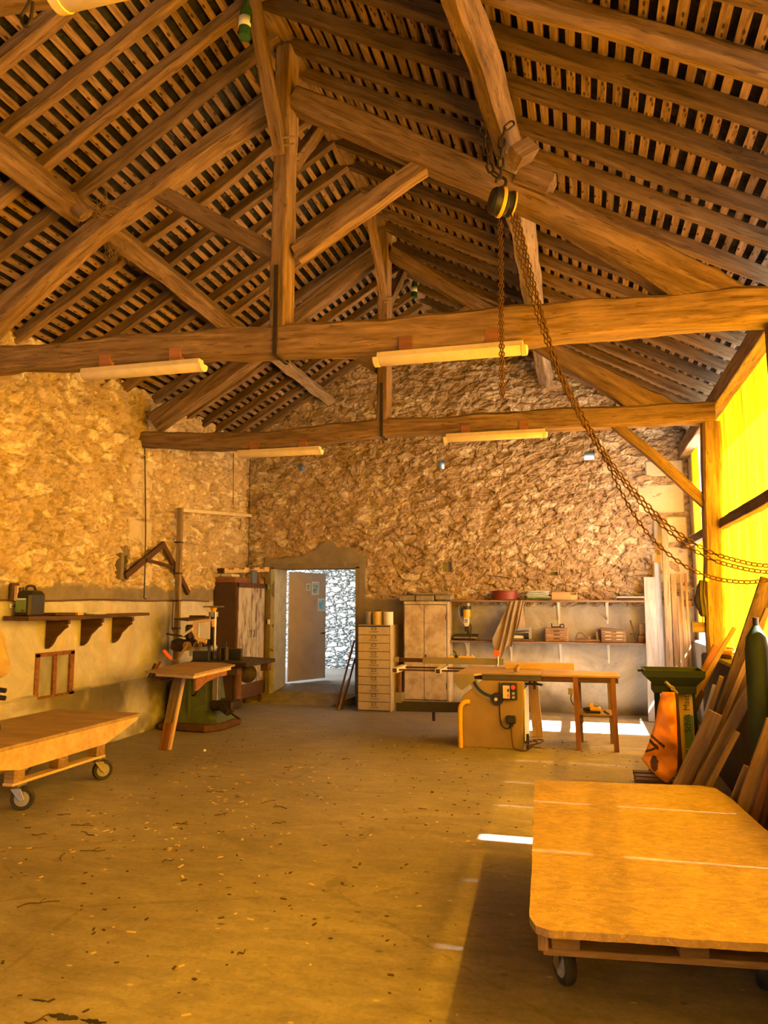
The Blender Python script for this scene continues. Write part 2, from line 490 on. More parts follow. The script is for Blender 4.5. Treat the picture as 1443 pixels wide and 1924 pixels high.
def smooth_path(pts, k=6):
    """Catmull-Rom through the points"""
    pts = [V(p) for p in pts]
    P = [pts[0] * 2 - pts[1]] + pts + [pts[-1] * 2 - pts[-2]]
    out = []
    for i in range(1, len(P) - 2):
        for j in range(k):
            t = j / k
            a, b, c, d = P[i - 1], P[i], P[i + 1], P[i + 2]
            out.append(0.5 * ((2 * b) + (c - a) * t + (2 * a - 5 * b + 4 * c - d) * t * t + (3 * b - a - 3 * c + d) * t ** 3))
    out.append(pts[-1])
    return out

def basis(o):
    m = o.matrix_basis.copy()
    return basis(o.parent) @ o.matrix_parent_inverse @ m if o.parent else m

def obj(name, bm, mat, parent=None, bev=0.0, smooth=False, mw=None, sm_angle=None):
    bmesh.ops.recalc_face_normals(bm, faces=bm.faces)
    if bev:
        es = [e for e in bm.edges if len(e.link_faces) == 2 and e.calc_face_angle(0) > 0.6]
        bmesh.ops.bevel(bm, geom=es, offset=bev, segments=1, affect='EDGES', clamp_overlap=True)
    me = bpy.data.meshes.new(name)
    if mw is None:
        if parent is not None and parent.type == 'EMPTY':
            mw = Matrix.Translation(basis(parent).translation)
        elif len(bm.verts):
            lo = V([min(v.co[i] for v in bm.verts) for i in range(3)])
            hi = V([max(v.co[i] for v in bm.verts) for i in range(3)])
            mw = Matrix.Translation(V(((lo.x + hi.x) / 2, (lo.y + hi.y) / 2, lo.z)))
        else:
            mw = Matrix.Identity(4)
    bmesh.ops.transform(bm, matrix=mw.inverted(), verts=bm.verts)
    bm.to_mesh(me)
    bm.free()
    me.materials.append(M[mat] if isinstance(mat, str) else mat)
    if smooth:
        for p in me.polygons:
            p.use_smooth = True
        if sm_angle:
            me.set_sharp_from_angle(angle=sm_angle)
    o = bpy.data.objects.new(name, me)
    C.objects.link(o)
    if parent is not None:
        o.parent = parent
        o.matrix_parent_inverse = basis(parent).inverted()
    o.matrix_basis = mw
    return o

def thing(name, label, cat, loc=(0, 0, 0), group=None):
    o = bpy.data.objects.new(name, None)
    o.empty_display_size = 0.1
    C.objects.link(o)
    o.location = loc
    o['label'] = label
    o['category'] = cat
    if group:
        o['group'] = group
    return o

def tag(o, label, cat, group=None):
    o['label'] = label
    o['category'] = cat
    if group:
        o['group'] = group
    return o

def struct(o):
    o['kind'] = 'structure'
    return o

def bx(name, a, b, mat, parent=None, bev=0.004):
    bm = new_bm()
    box2(bm, a, b)
    return obj(name, bm, mat, parent, bev)

def br(name, p0, p1, w, h, mat, parent=None, up=(0, 0, 1), bev=0.003):
    """straight sawn bar whose grain runs along it"""
    bm = new_bm()
    p0, p1 = V(p0), V(p1)
    R = rot_to(p1 - p0, up)
    box(bm, (p0 + p1) / 2, ((p1 - p0).length, w, h), R)
    return obj(name, bm, mat, parent, bev, mw=Matrix.Translation((p0 + p1) / 2) @ R.to_4x4())

def tb(name, pts, r, mat, parent=None, n=8, smooth=True):
    bm = new_bm()
    tube(bm, pts, r, n)
    return obj(name, bm, mat, parent, 0, smooth, sm_angle=1.0)

def cy(name, p0, p1, r, mat, parent=None, r1=None, n=18, bev=0.0):
    bm = new_bm()
    cyl(bm, p0, p1, r, r1, n)
    return obj(name, bm, mat, parent, bev, True, sm_angle=0.7)

def timber(name, path, mat, parent=None, up=(0, 0, 1), seed=0, rough=0.005, rnd=0.06, sub=5, freq=2.6, waney=0.0):
    """hewn timber: path = list of (centre, width, height); grain follows its local X axis"""
    P = [V(p) for p, w, h in path]
    mid = (P[0] + P[-1]) / 2
    R = rot_to(P[-1] - P[0], up)
    mw = Matrix.Translation(mid) @ R.to_4x4()
    inv = mw.inverted()
    Q = smooth_path([inv @ p for p in P], sub) if len(P) > 2 else [(inv @ P[0]).lerp(inv @ P[1], i / (sub * 2)) for i in range(sub * 2 + 1)]
    m = len(Q) - 1
    rs = []
    for i, q in enumerate(Q):
        f = i / m * (len(path) - 1)
        k = min(int(f), len(path) - 2)
        g = f - k
        w = path[k][1] * (1 - g) + path[k + 1][1] * g
        h = path[k][2] * (1 - g) + path[k + 1][2] * g
        c = rnd * min(w, h)
        sec = []
        for (a, b) in ((-w/2 + c, -h/2), (0, -h/2), (w/2 - c, -h/2), (w/2, -h/2 + c), (w/2, 0), (w/2, h/2 - c),
                       (w/2 - c, h/2), (0, h/2), (-w/2 + c, h/2), (-w/2, h/2 - c), (-w/2, 0), (-w/2, -h/2 + c)):
            p = V((q.x, q.y + a, q.z + b))
            nz = noise.noise_vector(V((p.x * freq + seed * 13.7, p.y * freq * 3 + seed * 3.1, p.z * freq * 3)))
            nz2 = noise.noise_vector(V((p.x * freq * 4 + seed * 7.7, p.y * 9, p.z * 9)))
            p.y += nz.y * rough * 1.6 + nz2.y * rough * 0.6
            p.z += nz.z * rough * 1.6 + nz2.z * rough * 0.6
            sec.append(mw @ p)
        rs.append(sec)
    bm = new_bm()
    rings(bm, rs)
    return obj(name, bm, mat, parent, 0, True, mw=mw, sm_angle=0.55)

def copy_tree(o, parent=None):
    c = o.copy()
    C.objects.link(c)
    if parent is not None:
        c.parent = parent
        c.matrix_parent_inverse = o.matrix_parent_inverse.copy()
    for ch in [x for x in C.objects if x.parent == o]:
        copy_tree(ch, c)
    return c

ORD = ['first', 'second', 'third', 'fourth', 'fifth', 'sixth', 'seventh', 'eighth', 'ninth', 'tenth', 'eleventh', 'twelfth',
       'thirteenth', 'fourteenth', 'fifteenth', 'sixteenth', 'seventeenth', 'eighteenth', 'nineteenth']
def ordinal(i):
    i += 1
    if i < 20:
        return ORD[i - 1]
    tens = {2: 'twenty', 3: 'thirty', 4: 'forty'}[i // 10]
    if i % 10 == 0:
        return tens.replace('ty', 'tieth')
    return tens + '-' + ORD[i % 10 - 1]

# ------------------------------------------------------------------ dimensions of the barn
XL, XR = -5.15, 1.15           # inner faces of the side walls
YB, YN = 11.2, -3.0            # gable wall, open near end
RX, RZ = -2.12, 5.83           # ridge
SL, SR = 0.60, 0.55            # slopes of the rafter undersides
def zl(x): return RZ - SL * (RX - x)
def zr(x): return RZ - SR * (x - RX)

# ------------------------------------------------------------------ numpy noise for the rubble walls
RT = np.random.RandomState(11).rand(256, 256, 6)
def vnoise(u, v, ch=0):
    iu, iv = np.floor(u).astype(int), np.floor(v).astype(int)
    fu, fv = u - iu, v - iv
    fu, fv = fu * fu * (3 - 2 * fu), fv * fv * (3 - 2 * fv)
    g = lambda a, b: RT[a & 255, b & 255, ch]
    return (g(iu, iv) * (1 - fu) + g(iu + 1, iv) * fu) * (1 - fv) + (g(iu, iv + 1) * (1 - fu) + g(iu + 1, iv + 1) * fu) * fv
def fbm(u, v, o=5, ch=0):
    s, a, t = 0, 1.0, 0
    for k in range(o):
        s = s + a * vnoise(u * 2 ** k + 17 * k, v * 2 ** k + 31 * k, ch)
        t += a
        a *= 0.55
    return s / t
def cells(u, v, off):
    """jittered-grid Voronoi: distance to the cell, margin to the next one, offset from its centre, cell id"""
    iu, iv = np.floor(u).astype(int), np.floor(v).astype(int)
    b1 = np.full(u.shape, 9.0)
    b2 = np.full(u.shape, 9.0)
    dx = np.zeros(u.shape)
    dy = np.zeros(u.shape)
    ci = np.zeros(u.shape, int)
    cj = np.zeros(u.shape, int)
    for i in (-1, 0, 1):
        for j in (-1, 0, 1):
            a, b = (iu + i + off) & 255, (iv + j + off * 3) & 255
            x = iu + i + RT[a, b, 0] - u
            y = iv + j + RT[a, b, 1] - v
            d = np.hypot(x, y)
            n = d < b1
            b2 = np.where(n, b1, np.minimum(b2, d))
            dx, dy = np.where(n, -x, dx), np.where(n, -y, dy)
            ci, cj = np.where(n, a, ci), np.where(n, b, cj)
            b1 = np.where(n, d, b1)
    return b1, b2 - b1, dx, dy, RT[ci, cj]
def sstep(a, b, x):
    t = np.clip((x - a) / (b - a), 0, 1)
    return t * t * (3 - 2 * t)

def rubble(u, z, amp=1.0):
    wu = u + 0.16 * (fbm(u * 3, z * 3, 4, 1) - 0.5)
    wz = z + 0.12 * (fbm(u * 3 + 50, z * 3, 4, 2) - 0.5) + 0.04 * np.sin(u * 1.7)
    F, E, dx, dy, r = cells(wu / 0.21, wz / 0.095, 5)
    F2, E2, dx2, dy2, r2 = cells(wu / 0.095, wz / 0.066, 41)
    h = (r[..., 2] - 0.4) * 0.034 + (dx * (r[..., 3] - 0.5) * 0.03 + dy * (r[..., 4] - 0.6) * 0.05)
    h = h + (r2[..., 2] - 0.5) * 0.02 + dx2 * (r2[..., 3] - 0.5) * 0.026 + dy2 * (r2[..., 4] - 0.65) * 0.034
    h = h - 0.012 * (1 - sstep(0.0, 0.16, E)) - 0.008 * (1 - sstep(0.0, 0.2, E2))
    h = h + 0.05 * (fbm(u * 2.2, z * 3.2, 5, 3) - 0.5) + 0.055 * (fbm(wu * 7, wz * 12, 4, 4) - 0.5) + 0.02 * (fbm(u * 22, z * 30, 3, 1) - 0.5)
    pale = np.maximum((r[..., 5] > 0.72) * sstep(0.03, 0.12, E), (r2[..., 5] > 0.86) * sstep(0.03, 0.15, E2))
    pale = pale * sstep(0.44, 0.54, fbm(u * 6 + 9, z * 10, 5, 5))
    tone = 0.45 + 0.2 * r2[..., 1] + 0.25 * (r[..., 3] - 0.4)
    tone = tone * (0.6 + 0.4 * sstep(0.0, 0.13, E2)) * (0.5 + 0.5 * sstep(0.0, 0.09, E))
    return h * amp, pale, np.clip(tone + 0.5 * (fbm(u * 9, z * 14, 4, 2) - 0.5), 0, 1)

def wall_mesh(name, us, zs, to3, height, attrs, keep, mat):
    """grid mesh: us x zs, to3(u, z, h) -> xyz, faces kept where keep(u, z) is true"""
    U, Z = np.meshgrid(us, zs, indexing='ij')
    co = np.stack(to3(U, Z, height), -1).reshape(-1, 3)
    nu, nz = U.shape
    idx = np.arange(nu * nz).reshape(nu, nz)
    q = np.stack([idx[:-1, :-1], idx[1:, :-1], idx[1:, 1:], idx[:-1, 1:]], -1).reshape(-1, 4)
    cu = ((U[:-1, :-1] + U[1:, 1:]) / 2).reshape(-1)
    cz = ((Z[:-1, :-1] + Z[1:, 1:]) / 2).reshape(-1)
    q = q[keep(cu, cz)]
    used = np.unique(q)
    rem = np.full(nu * nz, -1)
    rem[used] = np.arange(len(used))
    q = rem[q]
    me = bpy.data.meshes.new(name)
    me.from_pydata(co[used].tolist(), [], q.tolist())
    for k, a in attrs.items():
        at = me.attributes.new(k, 'FLOAT', 'POINT')
        at.data.foreach_set('value', np.ascontiguousarray(a.reshape(-1)[used], dtype=np.float32))
    me.materials.append(M[mat])
    me.update()
    o = bpy.data.objects.new(name, me)
    C.objects.link(o)
    return struct(o)

def bumpy(c, w):
    return np.exp(-(c / w) ** 2)

# ------------------------------------------------------------------ floor and ground
bm = new_bm()
box2(bm, (XL - 0.5, YN, -0.2), (1.7, YB + 0.5, 0.0))
struct(obj('floor', bm, 'floor'))
bm = new_bm()
prism(bm, [(-5.0, 11.02, -0.05), (-5.0, 11.02, 0.012), (-4.6, 11.2, 0.17), (-4.6, 11.75, 0.24), (-4.6, 11.75, -0.05)], (1.35, 0, 0))
struct(obj('floor_ramp', bm, 'floor'))
bm = new_bm()
box2(bm, (-7.6, 11.72, -0.2), (1.0, 14.9, 0.235))
struct(obj('floor_yard', bm, 'floor'))
bm = new_bm()
for a, b in (((1.7, -30, -0.35), (45, 50, -0.15)), ((-40, -30, -0.35), (1.7, YN, -0.15)), ((-40, 14.9, -0.35), (1.7, 50, -0.15)), ((-40, YN, -0.35), (-6.0, 14.9, -0.15))):
    box2(bm, a, b)
struct(obj('floor_outside', bm, 'ground'))

# ------------------------------------------------------------------ left wall
us = np.concatenate([np.arange(YN, 5.2, 0.09), np.arange(5.2, 11.26, 0.016)])
zs = np.arange(0, 4.14, 0.016)
U, Z = np.meshgrid(us, zs, indexing='ij')
h, pale, tone = rubble(U, Z, 1.5)
edge = 1.70 + 0.10 * (fbm(U * 4, Z * 4, 4, 2) - 0.5) * 2
rub = sstep(-0.02, 0.03, Z - edge)
cem = (1 - rub) * sstep(1.545, 1.565, Z + 0.02 * (fbm(U * 9, Z * 2, 3, 1) - 0.5))
ledge = 0.64 + 0.02 * (fbm(U * 3, Z * 0 + 3, 3, 3) - 0.5)
low = 1 - sstep(-0.004, 0.004, Z - ledge)
plast = (1 - rub) * (1 - cem)
h = h * rub + (1 - rub) * (0.012 + 0.02 * (fbm(U * 1.5, Z * 1.5, 5, 2) - 0.5)) + low * (0.035 + 0.03 * (fbm(U * 5, Z * 5, 4, 1) - 0.5))
dirt = low * 0.75 * sstep(0.45, 0.62, fbm(U * 1.6, Z * 1.6, 4, 4)) + 0.55 * plast * bumpy(U - 8.75, 0.3) * sstep(0.95, 0.6, np.abs(Z - 0.75)) * sstep(0.4, 0.6, fbm(U * 2.2, Z * 2.2, 4, 4))
wmask = lambda u, z: ~((u > 6.42) & (u < 6.96) & (z > 0.61) & (z < 1.03)) & ~((u > 7.80) & (u < 7.86) & (z > 1.86) & (z < 2.08))
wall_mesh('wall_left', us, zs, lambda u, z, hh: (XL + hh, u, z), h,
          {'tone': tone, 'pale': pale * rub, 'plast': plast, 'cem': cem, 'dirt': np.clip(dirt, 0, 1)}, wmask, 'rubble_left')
bm = new_bm()
box2(bm, (XL - 0.75, YN, -0.2), (XL - 0.16, YB + 0.5, 4.05))
struct(obj('wall_left_core', bm, 'lime_wall'))

# ashlar quoins bonded into the left wall under the second truss
for k, (y0, y1, z0, z1) in enumerate(((7.90, 8.36, 2.90, 3.28), (8.06, 8.32, 2.54, 2.88), (7.88, 8.38, 2.22, 2.52), (8.10, 8.42, 1.78, 2.02))):
    bm = new_bm()
    box2(bm, (XL - 0.10, y0, z0), (XL + 0.020 + 0.004 * (k % 2), y1, z1))
    struct(obj('trim_%d' % (k + 1), bm, 'ashlar', bev=0.015))

# small bricked-up window with two dusty panes
win = bpy.data.objects.new('window_1', None)
C.objects.link(win)
win.location = (XL, 6.69, 0.6)
struct(win)
bm = new_bm()
for a, b in (((6.40, 0.60), (6.46, 1.04)), ((6.92, 0.59), (6.985, 1.04)), ((6.40, 0.59), (6.985, 0.625)), ((6.40, 1.01), (6.985, 1.05)), ((6.665, 0.62), (6.715, 1.02))):
    box2(bm, (XL - 0.10, a[0], a[1]), (XL + 0.022, b[0], b[1]))
struct(obj('window_frame', bm, 'plank_red', win))
for y0, y1 in ((6.46, 6.665), (6.715, 6.92)):
    struct(bx('window_pane', (XL - 0.012, y0, 0.62), (XL - 0.002, y1, 1.015), 'glass', win, 0))

# niche with a cement surround beside the angle bracket
bm = new_bm()
for a, b in (((7.74, 1.80), (7.80, 2.18)), ((7.86, 1.80), (7.91, 2.16)), ((7.80, 2.08), (7.86, 2.20)), ((7.80, 1.78), (7.86, 1.86))):
    box2(bm, (XL - 0.14, a[0], a[1]), (XL + 0.03, b[0], b[1]))
struct(obj('trim_5', bm, 'cement', bev=0.008))

# ------------------------------------------------------------------ gable wall
us = np.arange(XL - 0.05, 1.50, 0.016)
zs = np.arange(0, 5.98, 0.016)
U, Z = np.meshgrid(us, zs, indexing='ij')
h, pale, tone = rubble(U * 0.95 + 40, Z, 1.1)
edge = 1.60 + 0.09 * (fbm(U * 3, Z * 3, 4, 2) - 0.5) * 2 - 0.1 * sstep(-2.6, -1.9, U)
rub = sstep(-0.03, 0.03, Z - edge)
band = 0.17 + 0.10 * (fbm(U * 3 + 7, Z * 3, 4, 4) - 0.5)
rise = 0.28 * bumpy(U + 3.75, 0.35)
dd = np.maximum(np.maximum(-4.66 - U, U + 3.33), Z - 2.06 - rise * (fbm(U * 5, Z * 5, 3, 2) + 0.3))
door = 1 - sstep(-0.02, 0.02, dd - band)
cem = np.clip(np.maximum(door, (1 - rub) * sstep(-0.06, 0.02, -(U + 2.55)) * 0.8), 0, 1)
plast = (1 - rub) * (1 - cem)
h = h * rub * (1 - door) + (1 - rub * (1 - door)) * (0.02 + 0.015 * (fbm(U * 6, Z * 6, 4, 2) - 0.5))
dirt = plast * 0.45 * (sstep(0.42, 0.62, fbm(U * 1.8 + 3, Z * 1.8, 4, 1)) + 0.9 * bumpy(Z - 0.02, 0.14) + 0.35 * sstep(0.9, 1.1, Z))
HOLES = ((-4.31, -4.19, 3.60, 3.72), (-2.06, -1.95, 3.53, 3.68), (0.10, 0.24, 3.58, 3.71), (-1.99, -1.85, 1.99, 2.13), (-0.43, -0.32, 1.92, 1.965))
def gkeep(u, z):
    k = (z < np.where(u < RX, RZ - SL * (RX - u), RZ - SR * (u - RX)) + 0.14)
    k &= ~((u > -4.66) & (u < -3.33) & (z < 2.06))
    for a, b, c, d in HOLES:
        k &= ~((u > a) & (u < b) & (z > c) & (z < d))
    return k
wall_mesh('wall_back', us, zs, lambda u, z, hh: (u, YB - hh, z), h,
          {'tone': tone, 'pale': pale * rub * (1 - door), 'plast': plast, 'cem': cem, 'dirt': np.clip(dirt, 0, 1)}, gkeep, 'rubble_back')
# thickness of the gable wall around the openings
bm = new_bm()
for a, b in (((XL - 0.7, -4.66), (0, 6.0)), ((-3.33, 1.5), (0, 1.85))):
    pass
xs = sorted({XL - 0.6, -4.66, -3.33, 1.5, *[v for hh in HOLES for v in hh[:2]]})
for x0, x1 in zip(xs[:-1], xs[1:]):
    xm = (x0 + x1) / 2
    cuts = [(c, d) for a, b, c, d in HOLES[:3] if a - 1e-6 < xm < b + 1e-6]
    z0 = 2.06 if -4.66 < xm < -3.33 else 0.0
    top = lambda x: (zl(x) if x < RX else zr(x)) + 0.02
    spans = []
    for c, d in cuts:
        spans.append((z0, c, c))
        z0 = d
    for s in spans:
        box2(bm, (x0, YB + 0.10, s[0]), (x1, YB + 0.5, s[1]))
    mids = [x0, RX, x1] if x0 < RX < x1 else [x0, x1]
    for xa, xb in zip(mids[:-1], mids[1:]):
        prism(bm, [(xa, YB + 0.10, z0), (xb, YB + 0.10, z0), (xb, YB + 0.10, top(xb)), (xa, YB + 0.10, top(xa))], (0, 0.4, 0))
struct(obj('wall_back_core', bm, 'lime_wall'))
# door reveals
bm = new_bm()
box2(bm, (-4.72, YB - 0.022, 0.0), (-4.655, YB + 0.46, 2.075))
struct(obj('trim_6', bm, 'block'))
bm = new_bm()
box2(bm, (-3.335, YB - 0.022, 0.0), (-3.27, YB + 0.46, 2.075))
box2(bm, (-4.72, YB - 0.022, 2.055), (-3.27, YB + 0.46, 2.14))
struct(obj('trim_7', bm, 'cement'))
# quoins at the right end of the gable wall
for k, (x0, x1, z0, z1) in enumerate(((0.80, 1.42, 2.78, 3.18), (1.0, 1.44, 2.36, 2.72), (0.95, 1.44, 1.80, 2.30), (0.92, 1.42, 3.30, 3.52))):
    bm = new_bm()
    box2(bm, (x0, YB - 0.026 - 0.004 * (k % 2), z0), (x1, YB + 0.12, z1))
    struct(obj('trim_%d' % (8 + k), bm, 'ashlar', bev=0.018))

# near end behind the camera: rendered wall, doorway added to let in neutral fill light
bm = new_bm()
for q in ([(XL - 0.5, -0.2), (-4.6, -0.2), (-4.6, 2.3), (XL - 0.5, 2.3)], [(-3.3, -0.2), (1.62, -0.2), (1.62, 2.3), (-3.3, 2.3)],
          [(XL - 0.5, 2.3), (1.62, 2.3), (1.62, 3.8), (RX, 5.85), (XL - 0.5, 3.75)]):
    prism(bm, [(x, YN, z) for x, z in q], (0, -0.4, 0))
struct(obj('wall_front', bm, 'lime_wall'))
# ------------------------------------------------------------------ yard beyond the door
bm = new_bm()
box2(bm, (-7.6, 14.6, 0.0), (1.0, 14.9, 3.6))
struct(obj('wall_yard', bm, 'whitewash'))
bm = new_bm()
box2(bm, (-3.1, 11.72, 0.0), (-2.8, 14.6, 3.0))
struct(obj('wall_yard_side', bm, 'whitewash'))

bm = new_bm()
box2(bm, (-5.25, 11.72, 2.75), (1.0, 14.9, 2.9))
struct(obj('ceiling_yard', bm, 'lime_wall'))

# ------------------------------------------------------------------ right side: low wall under the sheets
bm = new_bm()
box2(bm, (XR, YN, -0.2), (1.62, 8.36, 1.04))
struct(obj('wall_right', bm, 'shaded_stone', bev=0.02))
bm = new_bm()
box2(bm, (1.43, 8.36, -0.2), (1.62, YB + 0.1, 1.04))
struct(obj('wall_right_far', bm, 'lime_wall', bev=0.02))
bm = new_bm()
box2(bm, (1.49, 10.9, 1.0), (1.7, YB + 0.5, 3.95))
struct(obj('trim_12', bm, 'ashlar', bev=0.01))

# corrugated yellow sheets: each sheet is a thing
def sheet(y0, y1, z0, z1, label):
    bm = new_bm()
    n = int((y1 - y0) / 0.0125)
    rows = []
    zz = [z0 + (z1 - z0) * i / 6 for i in range(7)]
    for i in range(n + 1):
        y = y0 + (y1 - y0) * i / n
        x = 1.508 + 0.011 * math.sin(2 * PI * y / 0.076)
        rows.append([bm.verts.new((x + 0.004 * noise.noise(V((y, z * 2, 1))), y, z)) for z in zz])
    for a, b in zip(rows[:-1], rows[1:]):
        for k in range(6):
            bm.faces.new((a[k], b[k], b[k + 1], a[k + 1]))
    o = obj('corrugated_sheet', bm, 'sheet', smooth=True)
    return tag(o, label, 'wall sheet', 'yellow corrugated sheets along the open side')
ys = [10.42, 11.14]
sheet(10.42, 11.14, 1.16, 3.60, 'yellow translucent corrugated sheet between the gable wall and the open gap')
names = ['behind the far oak post', 'second from the far oak post', 'third from the far oak post', 'nearest the camera that shows at the right edge', ]
edges = [(9.60, 8.70), (8.699, 7.78), (7.779, 6.86), (6.859, 6.08), (6.079, 5.31), (5.20, 4.45), (4.449, 3.60), (3.599, 2.70), (2.699, 1.80), (1.795, 0.90), (0.895, 0.0), (-0.005, -0.9), (-0.905, -1.9), (-1.905, -2.95)]
for i, (a, b) in enumerate(edges):
    gap = 0.0
    z0 = 1.06
    sheet(b + gap, a, z0, 3.60, 'yellow translucent corrugated sheet, %s toward the camera from the open gap' % ordinal(i))
# girts
for y0, y1, lab in ((8.28, 11.2, 'rough horizontal rail across the open gap behind the far oak post'), (5.15, 8.14, 'rough horizontal rail across the sheets between the two oak posts'), (2.05, 4.95, 'rough horizontal rail across the sheets nearest the camera')):
    o = timber('wall_rail', [((1.385, y0, 2.32), 0.08, 0.10), ((1.385, y1, 2.32), 0.08, 0.10)], 'oak_dark', seed=y0, up=(0, 0, 1))
    tag(o, lab, 'timber', 'rails of the open side')

# ------------------------------------------------------------------ roof
bm = new_bm()
for s in (-1, 1):
    ex = (RX - 3.62) if s < 0 else 1.94
    f = zl if s < 0 else zr
    up = 0.145
    n = V((-SL * 1 if s < 0 else SR, 0, 1))
    a = (RX, f(RX) + up)
    b = (ex, f(ex) + up)
    prism(bm, [(a[0], YN - 0.6, a[1]), (b[0], YN - 0.6, b[1]), (b[0], YN - 0.6, b[1] + 0.05), (a[0], YN - 0.6, a[1] + 0.06)], (0, YB + 0.6 - YN + 0.6, 0))
struct(obj('ceiling', bm, 'slate'))

# battens: one long row each
def batten(s, i, total):
    pitch = 0.0905
    x = (RX - 0.07 - i * pitch) if s < 0 else (RX + 0.07 + i * pitch)
    f = zl if s < 0 else zr
    sl = SL if s < 0 else -SR
    z = f(x) + 0.118
    ln = YB + 0.05 - 1.2
    R = Matrix.Rotation(-math.atan(sl), 3, 'Y')
    bm = new_bm()
    rs = []
    rr = random.Random(i * 7 + (3 if s < 0 else 900))
    nseg = 26
    ux = R @ V((1, 0, 0))
    uz = R @ V((0, 0, 1))
    drift = 0
    for k in range(nseg + 1):
        y = 1.2 + ln * k / nseg
        drift = 0.85 * drift + rr.uniform(-0.004, 0.004)
        w = 0.024 + rr.uniform(-0.003, 0.003)
        c = V((x, y, z)) + ux * drift
        rs.append([c - ux * w - uz * 0.015, c + ux * w - uz * 0.015, c + ux * w + uz * 0.015, c - ux * w + uz * 0.015])
    rings(bm, rs)
    mw = Matrix.Translation((x, 1.2 + ln / 2, z)) @ rot_to((0, 1, 0)).to_4x4()
    o = obj('roof_batten', bm, 'lath', mw=mw)
    side = 'left' if s < 0 else 'right'
    tag(o, 'thin nailed roof batten, %s row down from the ridge on the %s slope' % (ordinal(i), side), 'roof batten', 'battens on the %s roof slope' % side)
for i in range(37):
    batten(-1, i, 37)
for i in range(42):
    batten(1, i, 42)

# rafters
LY = [2.12, 2.54, 2.96, 3.37, 3.79, 4.21, 4.61, 5.01, 5.46, 5.95, 6.38, 6.80, 7.31, 7.73, 8.32, 8.75, 9.2, 9.62, 10.05, 10.5, 10.9]
RY = [2.20, 2.62, 3.04, 3.45, 3.86, 4.24, 4.66, 5.10, 5.44, 5.95, 6.40, 6.80, 7.25, 7.7, 8.1, 8.55, 9.0, 9.42, 9.85, 10.3, 10.75]
def rafter(s, y, k, big=False):
    f = zl if s < 0 else zr
    ex = (XL - 0.25) if s < 0 else 1.80
    rr = random.Random(k * 31 + (5 if s < 0 else 77))
    w = 0.082 + rr.uniform(-0.008, 0.010)
    hgt = 0.098
    if big:
        w, hgt = 0.12, 0.14
    dz = 0.052 - (0.02 if big else 0)
    pts = []
    n = 6
    for i in range(n + 1):
        x = RX + (ex - RX) * i / n + (0.02 if i == 0 else 0) * (1 if s > 0 else -1)
        wob = 0 if i in (0, n) else rr.uniform(-0.012, 0.012)
        pts.append(((x, y + wob, f(x) + dz + rr.uniform(-0.006, 0.004)), w * rr.uniform(0.93, 1.07), hgt))
    side = 'left' if s < 0 else 'right'
    o = timber('roof_rafter', pts, 'oak' if big or rr.random() < 0.45 else 'oak_dark', seed=k + 50 * s, rough=0.006 if not big else 0.012, rnd=0.07 if not big else 0.28, sub=4)
    lab = 'oak rafter on the %s roof slope, %s counting from the stone gable' % (side, ordinal(k))
    if big:
        lab = 'thick knotty log-like oak rafter on the right roof slope, near the camera'
    tag(o, lab, 'rafter', 'rafters of the %s roof slope' % side)
for k, y in enumerate(reversed(LY)):
    rafter(-1, y, k)
for k, y in enumerate(reversed(RY)):
    rafter(1, y, k, abs(y - 3.86) < 0.01)

# ridge beam and purlins
def long_timber(name, x, z, w, h, y0, y1, mat, label, seed, tilt=0.0, rough=0.009, rnd=0.09, x0=None):
    x0 = x if x0 is None else x0
    pts = []
    n = 7
    rr = random.Random(seed)
    for i in range(n + 1):
        pts.append(((x0 + (x - x0) * i / n + rr.uniform(-0.015, 0.015), y0 + (y1 - y0) * i / n, z + rr.uniform(-0.01, 0.01)), w * rr.uniform(0.93, 1.05), h))
    up = V((math.sin(tilt), 0, math.cos(tilt)))
    o = timber(name, pts, mat, up=up, seed=seed, rough=rough, rnd=rnd)
    return tag(o, label, 'roof beam')
long_timber('ridge_beam', RX, 5.925, 0.17, 0.17, 1.9, 5.05, 'oak', 'ridge beam above the camera, nearer than the first king post', 1)
long_timber('ridge_beam', RX, 5.925, 0.17, 0.17, 5.05, 8.12, 'oak', 'ridge beam between the first and second king posts', 2)
long_timber('ridge_beam', RX, 5.94, 0.17, 0.17, 8.12, 11.22, 'oak_pale', 'pale ridge beam between the second king post and the gable', 3)
long_timber('purlin', -0.42, 4.775, 0.135, 0.18, 1.9, 5.16, 'oak', 'big squared purlin on the right slope carrying the hoist chain', 4, math.atan(SR), x0=-0.66, rnd=0.1)
long_timber('purlin', -0.40, 4.755, 0.16, 0.18, 5.17, 8.18, 'oak_pale', 'pale purlin on the right slope between the two trusses', 5, math.atan(SR))
long_timber('purlin', -0.42, 4.77, 0.16, 0.18, 8.19, 11.19, 'oak_pale', 'pale purlin on the right slope running into the gable wall', 6, math.atan(SR))
long_timber('purlin', -3.83, 4.66, 0.17, 0.17, 1.9, 5.02, 'oak', 'waney purlin on the left slope nearer than the first truss', 7, -math.atan(SL))
long_timber('purlin', -3.72, 4.62, 0.16, 0.17, 5.12, 8.19, 'oak', 'waney purlin on the left slope between the two trusses', 8, -math.atan(SL))
long_timber('purlin', -3.78, 4.72, 0.14, 0.15, 8.21, 11.19, 'oak_pale', 'pale thin purlin on the left slope running into the gable wall', 9, -math.atan(SL))
